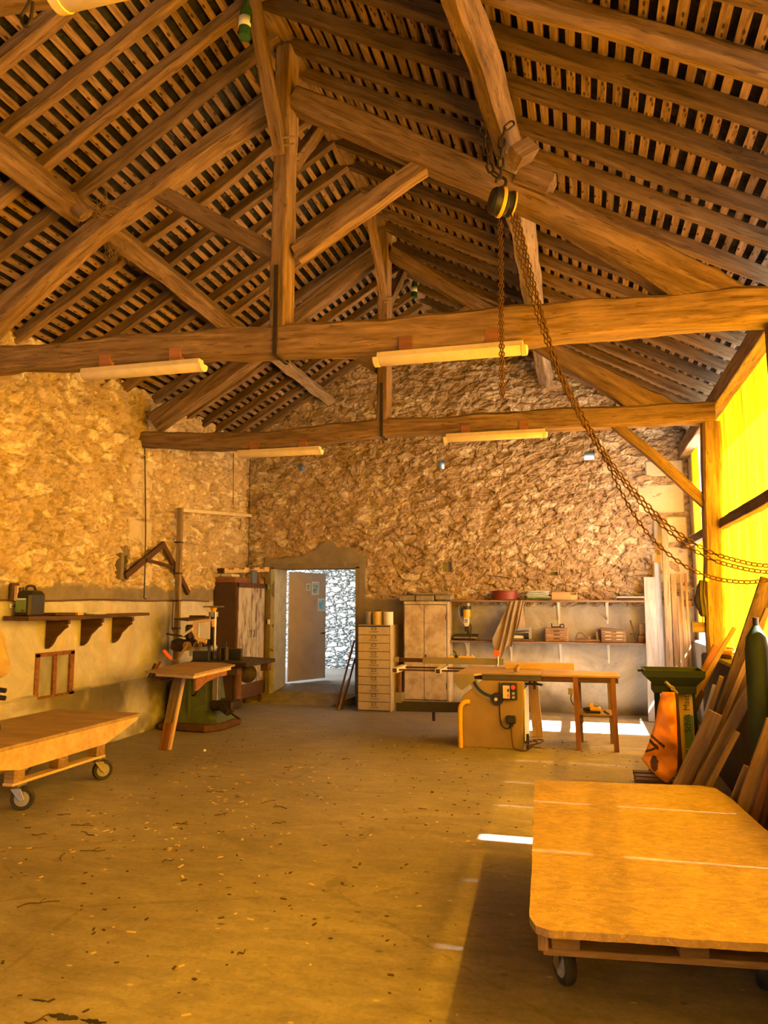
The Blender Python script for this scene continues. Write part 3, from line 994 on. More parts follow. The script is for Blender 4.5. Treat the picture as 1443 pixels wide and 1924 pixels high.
# wall plate over the posts
for y0, y1, lab, m in ((8.2, 11.2, 'far oak wall plate over the open gap by the gable', 'oak_pale'), (5.1, 8.2, 'oak wall plate over the yellow sheets between the two posts', 'oak_pale'), (1.9, 5.1, 'oak wall plate over the yellow sheets nearest the camera', 'oak_pale')):
    o = timber('wall_plate', [((1.43, y0, 3.625), 0.13, 0.19), ((1.43, y1, 3.625), 0.13, 0.19)], m, seed=y0 * 3, rough=0.006)
    tag(o, lab, 'roof beam')

# ------------------------------------------------------------------ trusses
def truss(label, yc, top, bot, pr, pl, kx, kw, kz0, kz1, struts, strap, braces, seed, far=None):
    t = thing('roof_truss', label, 'roof truss', (RX, yc, 3.4), 'oak roof trusses')
    dep = 0.20
    # tie beam: centre line and height from its measured top and bottom edges
    def at(e, x):
        for (x0, z0), (x1, z1) in zip(e[:-1], e[1:]):
            if x <= x1:
                return z0 + (z1 - z0) * (x - x0) / (x1 - x0)
        return e[-1][1]
    x0, x1 = top[0][0], top[-1][0]
    pts = []
    for i in range(11):
        x = x0 + (x1 - x0) * i / 10
        a, b = at(top, x), at(bot, x)
        pts.append(((x, yc, (a + b) / 2), dep, a - b))
    timber('tie_beam', pts, 'oak', t, seed=seed, rough=0.014, rnd=0.12, sub=6)
    for nm, (tp, bt), sd in (('principal_rafter', pr, seed + 1), ('principal_rafter', pl, seed + 2)):
        pts = [(((a[0] + b[0]) / 2, yc, (a[1] + b[1]) / 2), 0.17, math.hypot(a[0] - b[0], a[1] - b[1])) for a, b in zip(tp, bt)]
        timber(nm, pts, 'oak', t, seed=sd, rough=0.010, rnd=0.10, sub=6)
    timber('king_post', [((kx, yc, kz0), kw, dep), ((kx + 0.015, yc, kz1), kw, dep)], 'oak', t, up=(0, 1, 0), seed=seed + 3, rough=0.008, rnd=0.1)
    for a, b in struts:
        timber('strut', [((a[0], yc + 0.02, a[1]), 0.10, 0.13), ((b[0], yc + 0.02, b[1]), 0.10, 0.13)], 'oak', t, seed=seed + a[1], rough=0.006)
    for a, b in braces:
        timber('ridge_brace', [((RX + 0.02, a[0], a[1]), 0.085, 0.10), ((RX + 0.02, b[0], b[1]), 0.085, 0.10)], 'oak', t, seed=seed + b[1], rough=0.005)
        for k in (0, 1):
            bm = new_bm()
            s = 0.10 if (a[0] > yc) else -0.12
            cyl(bm, (kx + 0.03, yc + s, 5.0 - 0.06 * k), (kx + 0.13, yc + s, 5.0 - 0.06 * k), 0.009, 0.007, 8)
            obj('peg', bm, 'oak_pale', t)
    # iron strap under the joint
    sx, sz0, sz1 = strap
    bm = new_bm()
    box2(bm, (sx - 0.016, yc - dep / 2 - 0.022, sz0 - 0.01), (sx + 0.016, yc - dep / 2 - 0.012, sz1))
    box2(bm, (sx - 0.016, yc - dep / 2 - 0.022, sz0 - 0.02), (sx + 0.016, yc + dep / 2 + 0.022, sz0 - 0.008))
    box2(bm, (sx - 0.016, yc + dep / 2 + 0.012, sz0 - 0.01), (sx + 0.016, yc + dep / 2 + 0.022, sz1))
    obj('iron_strap', bm, 'iron', t, 0.002)
    return t

T1 = dict(
    top=[(-5.3, 3.60), (-4.5, 3.61), (-3.86, 3.60), (-2.61, 3.59), (-2.1, 3.565), (-1.29, 3.535), (-0.36, 3.53), (0.37, 3.535), (0.74, 3.525), (1.55, 3.48)],
    bot=[(-5.3, 3.42), (-4.5, 3.41), (-3.85, 3.405), (-2.83, 3.385), (-2.1, 3.345), (-1.29, 3.30), (-0.37, 3.285), (0.37, 3.30), (1.17, 3.29), (1.55, 3.27)],
    pr=([(-2.02, 5.46), (-1.14, 4.97), (-0.24, 4.39), (0.42, 3.95), (0.98, 3.55), (1.16, 3.44)], [(-2.02, 5.29), (-1.22, 4.78), (-0.36, 4.27), (0.24, 3.84), (0.66, 3.52), (1.04, 3.40)]),
    pl=([(-2.19, 5.46), (-2.81, 5.13), (-3.26, 4.87), (-3.73, 4.62), (-4.53, 4.06), (-5.2, 3.58)], [(-2.19, 5.29), (-2.70, 5.03), (-3.12, 4.79), (-3.62, 4.51), (-4.34, 3.98), (-4.95, 3.50)]),
    kx=-2.105, kw=0.125, kz0=3.55, kz1=5.78,
    struts=[((-2.0, 4.13), (-1.02, 4.70)), ((-2.15, 4.15), (-3.16, 4.78))],
    strap=(-2.105, 3.345, 4.01), braces=[((4.42, 5.80), (5.03, 4.90)), ((6.0, 5.80), (5.26, 4.95))], seed=11)
t1 = truss('great oak truss across the middle of the barn, nearest fully visible one with hoist', 5.1, **T1)
T2 = dict(
    top=[(-5.3, 3.63), (-4.19, 3.55), (-3.51, 3.52), (-3.02, 3.56), (-2.54, 3.585), (-2.10, 3.585), (-0.05, 3.585), (1.36, 3.56)],
    bot=[(-5.3, 3.46), (-4.47, 3.375), (-3.85, 3.335), (-3.08, 3.33), (-2.69, 3.37), (-2.10, 3.41), (-0.34, 3.37), (1.36, 3.35)],
    pr=([(-2.02, 5.64), (-1.0, 4.90), (0.38, 3.94), (0.95, 3.55), (1.14, 3.46)], [(-2.02, 5.49), (-1.12, 4.80), (0.2, 3.83), (0.62, 3.52), (1.03, 3.42)]),
    pl=([(-2.22, 5.62), (-3.14, 5.05), (-3.94, 4.44), (-5.12, 3.83)], [(-2.22, 5.46), (-3.02, 4.90), (-3.80, 4.33), (-4.95, 3.64)]),
    kx=-2.115, kw=0.125, kz0=3.55, kz1=5.86,
    struts=[((-2.05, 4.28), (-1.0, 4.86)), ((-2.18, 4.22), (-3.16, 4.88))],
    strap=(-2.115, 3.405, 4.0), braces=[((7.47, 5.83), (8.14, 5.0)), ((9.22, 5.85), (8.30, 4.98))], seed=31)
t2 = truss('farther oak truss with a wavy tie beam, in front of the stone gable', 8.2, **T2)
t0 = copy_tree(t1)
P0 = (-1.558, 1.860, 3.395)
t0.location = (RX, 2.0, 3.4 + P0[2] - 3.105)
t0['label'] = 'oak truss overhead, nearest the camera and almost out of view'

# cleats beside the purlins
o = timber('timber_cleat', [((-0.36, 4.86, 4.50), 0.12, 0.12), ((-0.25, 4.95, 4.61), 0.12, 0.12)], 'oak', up=(0, 1, 0.2), seed=71, rnd=0.04)
tag(o, 'squared oak cleat block propping the hoist purlin on the first truss', 'timber block')
o = timber('timber_cleat', [((-0.34, 5.06, 4.475), 0.17, 0.16), ((-0.12, 5.06, 4.36), 0.17, 0.16)], 'oak', up=(0, 0, 1), seed=72)
tag(o, 'flat oak packing piece lying on the right principal of the first truss', 'timber block')
o = timber('timber_cleat', [((-3.80, 4.86, 4.70), 0.13, 0.10), ((-3.68, 4.90, 4.56), 0.13, 0.10)], 'oak', up=(0, 1, 0), seed=73, rnd=0.3)
tag(o, 'rounded oak cleat block propping the left purlin on the first truss', 'timber block')

# posts
def post(label, y, x, w, seed, brace=False, z1=3.36):
    t = thing('oak_post', label, 'post', (x, y, 1.04), 'oak posts of the open side')
    timber('shaft', [((x - 0.045, y, 1.04), w, 0.19), ((x - 0.02, y, 2.2), w, 0.19), ((x + 0.01, y, z1), w, 0.19)], 'oak', t, up=(0, 1, 0), seed=seed, rough=0.010, rnd=0.14)
    return t
p2 = post('oak post between the two yellow bays, standing on the low wall', 8.2, 1.31, 0.175, 5)
timber('knee_brace', [((0.40, 8.2, 3.39), 0.10, 0.09), ((0.82, 8.2, 2.985), 0.10, 0.10), ((1.24, 8.2, 2.53), 0.10, 0.10)], 'oak', p2, seed=6, rough=0.005)
post('oak post at the right edge of the photo under the first truss', 5.1, 1.27, 0.17, 8, z1=3.30)

# ------------------------------------------------------------------ fluorescent lights
def light(x0, x1, y, z, label, slope=0.0):
    t = thing('fluorescent_light', label, 'ceiling light', ((x0 + x1) / 2, y, z), 'fluorescent battens on the tie beams')
    bm = new_bm()
    for (a, b) in ((x0 + 0.03, x1 - 0.03),):
        p = [(a, y - 0.045, z + 0.055 + slope * 0), (a, y + 0.045, z + 0.055), (a, y + 0.035, z + 0.10), (a, y - 0.035, z + 0.10)]
        prism(bm, p, (b - a, 0, 0))
    obj('housing', bm, 'cream', t, 0.004)
    bm = new_bm()
    n = 9
    sec = lambda x, s: [(x, y + 0.058 * s * math.cos(PI + PI * k / n), z + 0.056 + 0.05 * s * math.sin(PI + PI * k / n)) for k in range(n + 1)]
    rings(bm, [sec(x0 + 0.012, 0.8), sec(x0 + 0.03, 1), sec(x1 - 0.03, 1), sec(x1 - 0.012, 0.8)])
    obj('diffuser', bm, 'cream', t, 0, True, sm_angle=0.6)
    for x in (x0, x1):
        s = 1 if x == x0 else -1
        bm = new_bm()
        rings(bm, [sec(x, 0.72), sec(x + s * 0.008, 1.06), sec(x + s * 0.04, 1.08), sec(x + s * 0.045, 0.9)])
        obj('end_cap', bm, 'cream', t, 0, True, sm_angle=0.6)
    for f in (0.22, 0.78):
        x = x0 + (x1 - x0) * f
        bx('bracket', (x - 0.05, y - 0.03, z + 0.095), (x + 0.05, y + 0.03, z + 0.20), 'plank_red', t)
    return t
light(-1.37, -0.30, 5.02, 3.185, 'cream fluorescent light under the right half of the first tie beam')
light(-3.76, -2.68, 5.02, 3.255, 'cream fluorescent light under the left half of the first tie beam')
light(-3.90, -2.82, 8.12, 3.215, 'cream fluorescent light under the left part of the wavy far tie beam')
light(-1.42, -0.30, 8.12, 3.275, 'cream fluorescent light under the right part of the far tie beam')
light(P0[0], P0[0] + 1.08, 1.86, P0[2] - 0.006, 'cream fluorescent light overhead at the top left corner of the photo')

# ------------------------------------------------------------------ chain hoist
def link_mesh(L, Wd, r):
    bm = new_bm()
    pts = []
    R = Wd / 2 - r
    h = L / 2 - r - R
    for k in range(9):
        a = PI * k / 8
        pts.append((h + R * math.sin(a), R * math.cos(a), 0))
    for k in range(9):
        a = PI + PI * k / 8
        pts.append((-h + R * math.sin(a), R * math.cos(a), 0))
    tube(bm, pts, r, 6, closed=True)
    me = bpy.data.meshes.new('chain_link')
    bm.to_mesh(me)
    bm.free()
    for p in me.polygons:
        p.use_smooth = True
    return me

def resample(pts, step):
    pts = smooth_path(pts, 14) if len(pts) > 2 else [V(p) for p in pts]
    out, acc = [pts[0].copy()], 0.0
    for a, b in zip(pts[:-1], pts[1:]):
        L = (b - a).length
        while acc + L >= step:
            t = (step - acc) / L
            a = a.lerp(b, t)
            L = (b - a).length
            out.append(a.copy())
            acc = 0.0
        acc += L
    return out

LINKS = {}
def chain(parent, pts, L, Wd, r, mat, n_parts=100, name='chain_link'):
    """one object per link, the rest (past n_parts) as one part of kind stuff"""
    key = (L, Wd, r, mat)
    if key not in LINKS:
        me = link_mesh(L, Wd, r)
        me.materials.append(M[mat])
        LINKS[key] = me
    me = LINKS[key]
    P = resample(pts, L - 2.4 * r)
    mats = []
    for i, (a, b) in enumerate(zip(P[:-1], P[1:])):
        up = V((0, 1, 0.2)) if i % 2 else V((1, 0.15, 0.1))
        d = (b - a).normalized()
        if abs(d.dot(up.normalized())) > 0.9:
            up = V((0, 0, 1)) if i % 2 else V((0, 1, 0))
        mats.append(Matrix.Translation((a + b) / 2) @ rot_to(d, up).to_4x4())
    for m in mats[:n_parts]:
        o = bpy.data.objects.new(name, me)
        C.objects.link(o)
        o.parent = parent
        o.matrix_parent_inverse = basis(parent).inverted()
        o.matrix_basis = m
    if len(mats) > n_parts:
        bm = new_bm()
        for m in mats[n_parts:]:
            t = me.copy()
            t.transform(m)
            bm.from_mesh(t)
            bpy.data.meshes.remove(t)
        o = obj('chain_run', bm, mat, parent, 0, True)
        o['kind'] = 'stuff'

hoist = thing('chain_hoist', 'black and yellow chain hoist hanging from the right purlin', 'chain hoist', (-0.43, 4.70, 4.1))
bm = new_bm()
ax = V((0.86, 0.42, -0.12)).normalized()
c0 = V((-0.43, 4.70, 4.115))
lathe(bm, c0 - ax * 0.075, [(0.02, 0), (0.072, 0.004), (0.086, 0.022), (0.090, 0.05), (0.088, 0.066), (0.03, 0.068)], tuple(ax), 28)
obj('gear_case', bm, 'black', hoist, 0, True, sm_angle=0.5)
bm = new_bm()
lathe(bm, c0 - ax * 0.012, [(0.03, 0), (0.096, 0.0), (0.098, 0.012), (0.096, 0.024), (0.03, 0.025)], tuple(ax), 28)
obj('yellow_band', bm, 'yellow', hoist, 0, True, sm_angle=0.5)
bm = new_bm()
lathe(bm, c0 + ax * 0.02, [(0.03, 0), (0.085, 0.002), (0.074, 0.02), (0.085, 0.04), (0.03, 0.042)], tuple(ax), 28)
obj('chain_wheel', bm, 'black', hoist, 0, True, sm_angle=0.5)
bm = new_bm()
lathe(bm, c0 + ax * 0.07, [(0.03, 0), (0.088, 0.0), (0.09, 0.006), (0.085, 0.012), (0.03, 0.014)], tuple(ax), 28)
obj('yellow_cover', bm, 'yellow', hoist, 0, True, sm_angle=0.5)
hk = [c0 + V((0.0, 0, 0.07))] + [c0 + V((0.034 * math.sin(a), 0, 0.135 - 0.036 * math.cos(a))) for a in [0.0, 0.6, 1.3, 2.0, 2.7, 3.3, 3.9, 4.5]]
tb('hook', smooth_path(hk, 4), 0.0105, 'iron', hoist, 8)
# sling chain round the purlin
top = c0 + V((0.0, 0, 0.165))
chain(hoist, [top, (-0.425, 4.69, 4.42), (-0.40, 4.69, 4.60), (-0.32, 4.69, 4.66)], 0.085, 0.05, 0.0075, 'iron')
chain(hoist, [top + V((-0.01, 0, 0.01)), (-0.50, 4.71, 4.36), (-0.53, 4.72, 4.55), (-0.56, 4.72, 4.72)], 0.085, 0.05, 0.0075, 'iron')
# load chain, straight down in two falls
chain(hoist, [(-0.445, 4.70, 4.0), (-0.452, 4.70, 2.80)], 0.036, 0.026, 0.0045, 'rust', 40)
chain(hoist, [(-0.432, 4.712, 4.0), (-0.440, 4.712, 2.80)], 0.036, 0.026, 0.0045, 'rust', 0)
# hand chains drawn away to the right
chain(hoist, [(-0.348, 4.700, 4.032), (-0.245, 4.700, 3.539), (-0.095, 4.720, 2.996), (0.049, 4.780, 2.680), (0.199, 4.800, 2.399), (0.354, 4.830, 2.193), (0.533, 4.860, 1.997), (0.738, 4.880, 1.850), (0.943, 4.900, 1.778), (1.070, 4.920, 1.759), (1.212, 4.950, 1.762)], 0.042, 0.026, 0.0042, 'rust', 60)
chain(hoist, [(-0.331, 4.740, 4.043), (-0.221, 4.740, 3.500), (-0.091, 4.760, 2.973), (0.042, 4.820, 2.666), (0.175, 4.840, 2.407), (0.248, 4.850, 2.233), (0.336, 4.860, 2.060), (0.454, 4.880, 1.897), (0.617, 4.900, 1.757), (0.781, 4.920, 1.686), (0.943, 4.930, 1.663), (1.070, 4.940, 1.675), (1.211, 4.960, 1.700)], 0.042, 0.026, 0.0042, 'rust', 0)
chain(hoist, [(-0.365, 4.660, 4.007), (-0.275, 4.660, 3.543), (-0.114, 4.680, 2.985), (0.023, 4.740, 2.669), (0.173, 4.780, 2.410), (0.339, 4.800, 2.170), (0.515, 4.820, 1.968), (0.719, 4.840, 1.813), (0.922, 4.860, 1.742), (1.060, 4.880, 1.720), (1.204, 4.930, 1.717)], 0.042, 0.026, 0.0042, 'rust', 0)

# green bottles hanging from the ridge
def bottle(x, y, z, s, label):
    t = thing('hanging_bottle', label, 'bottle', (x, y, z), 'green bottles hung from the ridge')
    bm = new_bm()
    lathe(bm, (x, y, z), [(0.030 * s, 0), (0.042 * s, 0.004 * s), (0.043 * s, 0.17 * s), (0.035 * s, 0.21 * s), (0.016 * s, 0.25 * s), (0.015 * s, 0.31 * s), (0.018 * s, 0.315 * s), (0.015 * s, 0.33 * s)], (0.05, 0.02, 1), 18)
    obj('glass_body', bm, 'green_glass', t, 0, True, sm_angle=0.7)
    bm = new_bm()
    lathe(bm, (x + 0.002, y, z + 0.07 * s), [(0.0438 * s, 0), (0.0438 * s, 0.07 * s)], (0.05, 0.02, 1), 18)
    obj('paper_label', bm, 'label_white', t, 0, True)
    tb('wire', [(x + 0.017 * s, y, z + 0.31 * s), (x + 0.025 * s, y, z + 0.5 * s), (x + 0.03, y, 5.84)], 0.003, 'iron', t, 6)
bottle(-2.075, 4.30, 5.29, 1.0, 'green bottle with a pale label hanging from the ridge, nearest the camera')
bottle(-2.04, 9.5, 5.56, 1.0, 'small green bottle hanging from the far ridge beside the second king post')

# bent hook of wire on the nearest truss
o = tb('wire_hook', smooth_path([(-1.752, 2.000, 3.579), (-1.754, 2.000, 3.544), (-1.762, 2.000, 3.500), (-1.783, 2.000, 3.499), (-1.796, 2.000, 3.533), (-1.777, 2.000, 3.565), (-1.754, 2.000, 3.615)], 5), 0.006, 'iron')
tag(o, 'bent loop of grey wire hanging at the top left corner overhead', 'hook')

# straw caught on the left purlin
def nest(c, s, label, seed, drop=0.0):
    rr = random.Random(seed)
    bm = new_bm()
    for k in range(130):
        a = V(c) + V((rr.gauss(0, s), rr.gauss(0, s * 0.7), rr.gauss(0, s * 0.5)))
        d = V((rr.uniform(-1, 1), rr.uniform(-1, 1), rr.uniform(-0.5, 0.4) - drop)).normalized() * rr.uniform(0.05, 0.14)
        tube(bm, [a, a + d * 0.5 + V((0, 0, 0.01)), a + d], 0.0016, 3)
    o = obj('straw_nest', bm, 'straw')
    o['kind'] = 'stuff'
    tag(o, label, 'nest')
nest((-3.60, 4.95, 4.62), 0.07, 'tangle of straw and twigs wedged above the left purlin cleat', 3)
nest((-3.62, 5.25, 4.47), 0.07, 'loose straw hanging behind the first truss on the left purlin', 4, 0.9)

# ------------------------------------------------------------------ cables and fittings on the left wall
WL = XL + 0.03
o = tb('wall_cable', smooth_path([(WL, 4.6, 1.56), (WL, 5.6, 1.565), (WL, 6.5, 1.555), (WL, 7.4, 1.57), (WL, 8.3, 1.555), (WL, 9.2, 1.565), (WL, 9.9, 1.55)], 4), 0.009, 'cable')
tag(o, 'brown cable running level along the plaster of the left wall', 'cable')
o = tb('wall_cable', smooth_path([(XL + 0.05, 8.10, 3.42), (XL + 0.05, 8.12, 3.2), (XL + 0.06, 8.17, 2.4), (XL + 0.06, 8.19, 1.7), (XL + 0.045, 8.21, 1.60), (XL + 0.04, 8.27, 1.575)], 4), 0.008, 'dark_cable')
tag(o, 'black cable dropping down the left wall from the far tie beam', 'cable')
o = tb('wall_cable', [(XL + 0.05, 10.53, 3.82), (XL + 0.05, 10.57, 2.95)], 0.006, 'cable')
tag(o, 'thin cable dropping down the left wall to the pale batten', 'cable')
o = tb('wall_cable', smooth_path([(XL + 0.07, 11.10, 3.9), (XL + 0.07, 11.11, 3.0), (XL + 0.07, 11.12, 2.0)], 4), 0.007, 'dark_cable')
tag(o, 'black cable running down the far left corner of the barn', 'cable')
o = tb('wall_cable', smooth_path([(-5.130, 10.900, 2.857), (-5.126, 10.900, 2.706), (-5.232, 10.900, 2.600), (-5.349, 10.850, 2.457), (-5.321, 10.800, 2.320), (-5.179, 10.700, 2.181), (-5.059, 10.600, 2.118)], 5), 0.005, 'dark_cable')
tag(o, 'thin black cable looping down to the top of the rusty locker', 'cable')
o = tb('wall_cable', smooth_path([(WL, 8.93, 1.55), (WL, 8.92, 1.4), (WL, 8.93, 1.2), (WL + 0.01, 8.98, 1.16), (WL + 0.01, 9.03, 1.2), (WL, 9.05, 1.3)], 5), 0.007, 'cable')
tag(o, 'loop of brown cable hanging to the wall socket', 'cable')
t = thing('wall_socket', 'small grey wall socket on the left plaster wall', 'socket', (WL, 9.04, 1.3))
bx('back_box', (XL + 0.0, 9.01, 1.29), (XL + 0.055, 9.07, 1.41), 'grey_metal', t, 0.008)
bx('socket_face', (XL + 0.055, 9.02, 1.31), (XL + 0.068, 9.06, 1.37), 'black', t)
t = thing('cable_duct', 'tall grey wooden cable duct rising behind the green machine', 'cable duct', (-5.0, 8.87, 0.85))
br('upright', (-5.02, 8.87, 0.09), (-5.03, 8.87, 2.76), 0.07, 0.05, 'oak_pale', t, up=(0, 1, 0))
for z in (1.2, 1.55, 1.9, 2.3):
    bx('pipe_clip', (-5.075, 8.815, z), (-4.985, 8.905, z + 0.018), 'iron', t, 0.002)
br('top_batten', (-5.03, 8.90, 2.735), (-5.05, 11.10, 2.90), 0.045, 0.045, 'cream', t)
o = timber('angle_bracket', [((XL + 0.045, 7.80, 1.84), 0.04, 0.075), ((XL + 0.045, 8.62, 2.27), 0.04, 0.075)], 'shelf_dark', rough=0.003, seed=4)
tr = thing('angle_frame', 'dark wooden A-shaped frame hung on the left wall by the duct', 'wooden frame', (XL + 0.06, 8.5, 1.8))
o.name = 'rafter_leg'
o.parent = tr
o.matrix_parent_inverse = basis(tr).inverted()
timber('rafter_leg', [((XL + 0.045, 8.58, 2.28), 0.04, 0.07), ((XL + 0.045, 9.28, 1.66), 0.04, 0.07)], 'shelf_dark', tr, rough=0.003, seed=5)
timber('cross_bar', [((XL + 0.07, 8.20, 2.05), 0.02, 0.04), ((XL + 0.07, 8.98, 1.97), 0.02, 0.04)], 'shelf_dark', tr, rough=0.003, seed=6)
t = thing('wall_block', 'small yellow wooden block hung on the left wall near the jerry can', 'wooden block', (XL + 0.05, 6.05, 1.55))
bx('back_board', (XL + 0.02, 5.99, 1.555), (XL + 0.05, 6.09, 1.72), 'shelf_dark', t)
bx('front_block', (XL + 0.05, 6.02, 1.555), (XL + 0.085, 6.09, 1.695), 'plank_new', t, 0.004)
t = thing('wall_hook', 'tiny dark hook on the left wall below the wooden block', 'hook', (XL, 6.03, 1.49))
bx('hook_plate', (XL + 0.012, 6.01, 1.49), (XL + 0.028, 6.05, 1.53), 'white', t)
tb('hook_stem', [(XL + 0.02, 6.03, 1.51), (XL + 0.06, 6.03, 1.50), (XL + 0.065, 6.03, 1.53)], 0.005, 'iron', t, 6)

# wall shelf on three carved brackets
sh = thing('wall_shelf', 'dark wooden wall shelf on three carved brackets, left wall', 'shelf', (XL + 0.03, 6.9, 1.39))
timber('shelf_board', [((-4.985, 5.93, 1.395), 0.27, 0.04), ((-4.985, 6.9, 1.392), 0.27, 0.04), ((-4.99, 7.95, 1.405), 0.25, 0.03)], 'shelf_dark', sh, rough=0.004, seed=2, rnd=0.1)
for y in (6.52, 7.07, 7.63):
    bm = new_bm()
    x0 = XL + 0.02
    prism(bm, [(x0, y, 1.376), (x0 + 0.25, y, 1.376), (x0 + 0.25, y, 1.33), (x0 + 0.225, y, 1.325), (x0 + 0.235, y, 1.30), (x0 + 0.19, y, 1.275),
               (x0 + 0.15, y, 1.235), (x0 + 0.11, y, 1.20), (x0 + 0.085, y, 1.15), (x0 + 0.06, y, 1.115), (x0 + 0.02, y, 1.085), (x0, y, 1.09)], (0, 0.04, 0))
    obj('carved_bracket', bm, 'shelf_dark', sh, 0.003)
jc = thing('jerry_can', 'black plastic jerry can with a green label on the wall shelf', 'canister', (-5.02, 6.13, 1.415))
bm = new_bm()
def rsec(x0, x1, y0, y1, z, c):
    return [(x0 + c, y0, z), (x1 - c, y0, z), (x1, y0 + c, z), (x1, y1 - c, z), (x1 - c, y1, z), (x0 + c, y1, z), (x0, y1 - c, z), (x0, y0 + c, z)]
rings(bm, [rsec(-5.095, -4.93, 6.03, 6.24, 1.417, 0.015), rsec(-5.1, -4.925, 6.025, 6.245, 1.43, 0.02), rsec(-5.1, -4.925, 6.025, 6.245, 1.61, 0.02), rsec(-5.085, -4.94, 6.04, 6.22, 1.645, 0.02), rsec(-5.07, -4.955, 6.06, 6.18, 1.652, 0.02)])
obj('can_body', bm, 'black', jc, 0, False)
tb('can_handle', smooth_path([(-5.01, 6.07, 1.645), (-5.01, 6.08, 1.685), (-5.01, 6.13, 1.695), (-5.01, 6.18, 1.685), (-5.01, 6.20, 1.645)], 4), 0.012, 'black', jc)
cy('can_cap', (-5.06, 6.06, 1.645), (-5.06, 6.06, 1.68), 0.024, 'black', jc)
bm = new_bm()
box2(bm, (-5.075, 6.019, 1.45), (-4.965, 6.0245, 1.58))
lb = obj('can_label', bm, 'leaf_green', jc)
bx('label_strip', (-5.07, 6.0165, 1.565), (-4.97, 6.0195, 1.578), 'label_white', lb, 0)
bx('label_badge', (-5.01, 6.0165, 1.455), (-4.98, 6.0195, 1.475), 'red', lb, 0)
o = bx('book', (-5.06, 6.32, 1.416), (-4.87, 6.62, 1.440), 'shelf_dark', None, 0.003)
tag(o, 'dark book lying flat on the wall shelf beside the jerry can', 'book')
o = bx('wood_offcut', (-4.90, 6.64, 1.414), (-4.86, 6.73, 1.438), 'plank_new', None, 0.002)
tag(o, 'pale wood offcut on the front edge of the wall shelf', 'wood offcut')
bm = new_bm()
rr = random.Random(5)
for k in range(5):
    a = rr.uniform(-0.3, 0.3)
    c = V((-4.99 + rr.uniform(-0.03, 0.03), 6.98 + rr.uniform(-0.1, 0.1), 1.4165 + 0.004 * k))
    box(bm, c, (0.17, 0.24, 0.003), Matrix.Rotation(a, 3, 'Z'))
o = obj('loose_papers', bm, 'label_white')
o['kind'] = 'stuff'
tag(o, 'sheaf of loose white papers lying on the wall shelf', 'papers')

# tarpaulin-covered stand at the left edge
t = thing('covered_stand', 'dusty yellow tarpaulin bundle over a dark stand, standing on the left cart', 'covered stand', (-4.78, 5.30, 0.501))
bm = new_bm()
rs = []
rr = random.Random(12)
for i in range(15):
    z = 0.93 + 0.47 * i / 14
    w = 0.21 + 0.03 * math.sin(i * 0.55) - 0.15 * max(0, i - 9) / 5 - (0.03 if i == 0 else 0)
    rs.append([(-4.80 + (w + 0.022 * math.sin(6 * a + i * 0.16) + 0.012 * math.sin(11 * a - i * 0.3)) * math.cos(a), 5.30 + (w + 0.022 * math.sin(6 * a + i * 0.16)) * math.sin(a), z) for a in [2 * PI * k / 40 for k in range(40)]])
rings(bm, rs)
obj('tarpaulin', bm, 'tarp', t, 0, True)
cy('stand_column', (-4.78, 5.30, 0.53), (-4.78, 5.30, 0.95), 0.085, 'iron', t)
cy('stand_base', (-4.78, 5.30, 0.501), (-4.78, 5.30, 0.54), 0.18, 'iron', t)
for z in (0.86, 0.80):
    cy('clamp_screw', (-4.78, 5.27, z), (-4.55, 5.34, z - 0.03), 0.02, 'iron', t)

# ------------------------------------------------------------------ platform carts
def caster(parent, x, y, z_top, ang, r=0.085):
    """swivel caster: fork plate, fork, wheel (tyre > hub)"""
    c, s = math.cos(ang), math.sin(ang)
    d = V((c, s, 0))
    a = V((-s, c, 0))
    w = V((x, y, r)) + d * 0.045
    bm = new_bm()
    box(bm, (x, y, z_top - 0.006), (0.10, 0.10, 0.012))
    cyl(bm, (x, y, z_top - 0.012), (x, y, z_top - 0.035), 0.035, 0.03, 14)
    for sg in (-1, 1):
        p = a * (0.036 * sg)
        q = [V((x, y, z_top - 0.03)) + p - d * 0.035, V((x, y, z_top - 0.03)) + p + d * 0.04, w + p + d * 0.022, w + p - V((0, 0, 0.018)), w + p - d * 0.022]
        prism(bm, q, a * 0.006 * sg)
    f = obj('caster_fork', bm, 'steel', parent, 0.0015)
    bm = new_bm()
    prof = [(r * 0.66, -0.020), (r * 0.92, -0.023), (r, -0.013), (r, 0.013), (r * 0.92, 0.023), (r * 0.66, 0.020)]
    lathe(bm, w, prof, tuple(a), 28)
    wh = obj('caster_wheel', bm, 'rubber', parent, 0, True, sm_angle=0.6)
    bm = new_bm()
    lathe(bm, w, [(0.012, -0.03), (0.022, -0.024), (r * 0.64, -0.0225), (r * 0.64, 0.0225), (0.022, 0.024), (0.012, 0.03)], tuple(a), 20)
    for k in range(5):
        al = 2 * PI * k / 5
        u = d * math.cos(al) + V((0, 0, 1)) * math.sin(al)
        for sg in (-1, 1):
            bar(bm, w + u * 0.02 + a * 0.025 * sg, w + u * r * 0.6 + a * 0.0235 * sg, 0.010, 0.006, tuple(a))
    obj('wheel_hub', bm, 'grey_metal', wh)
    return f

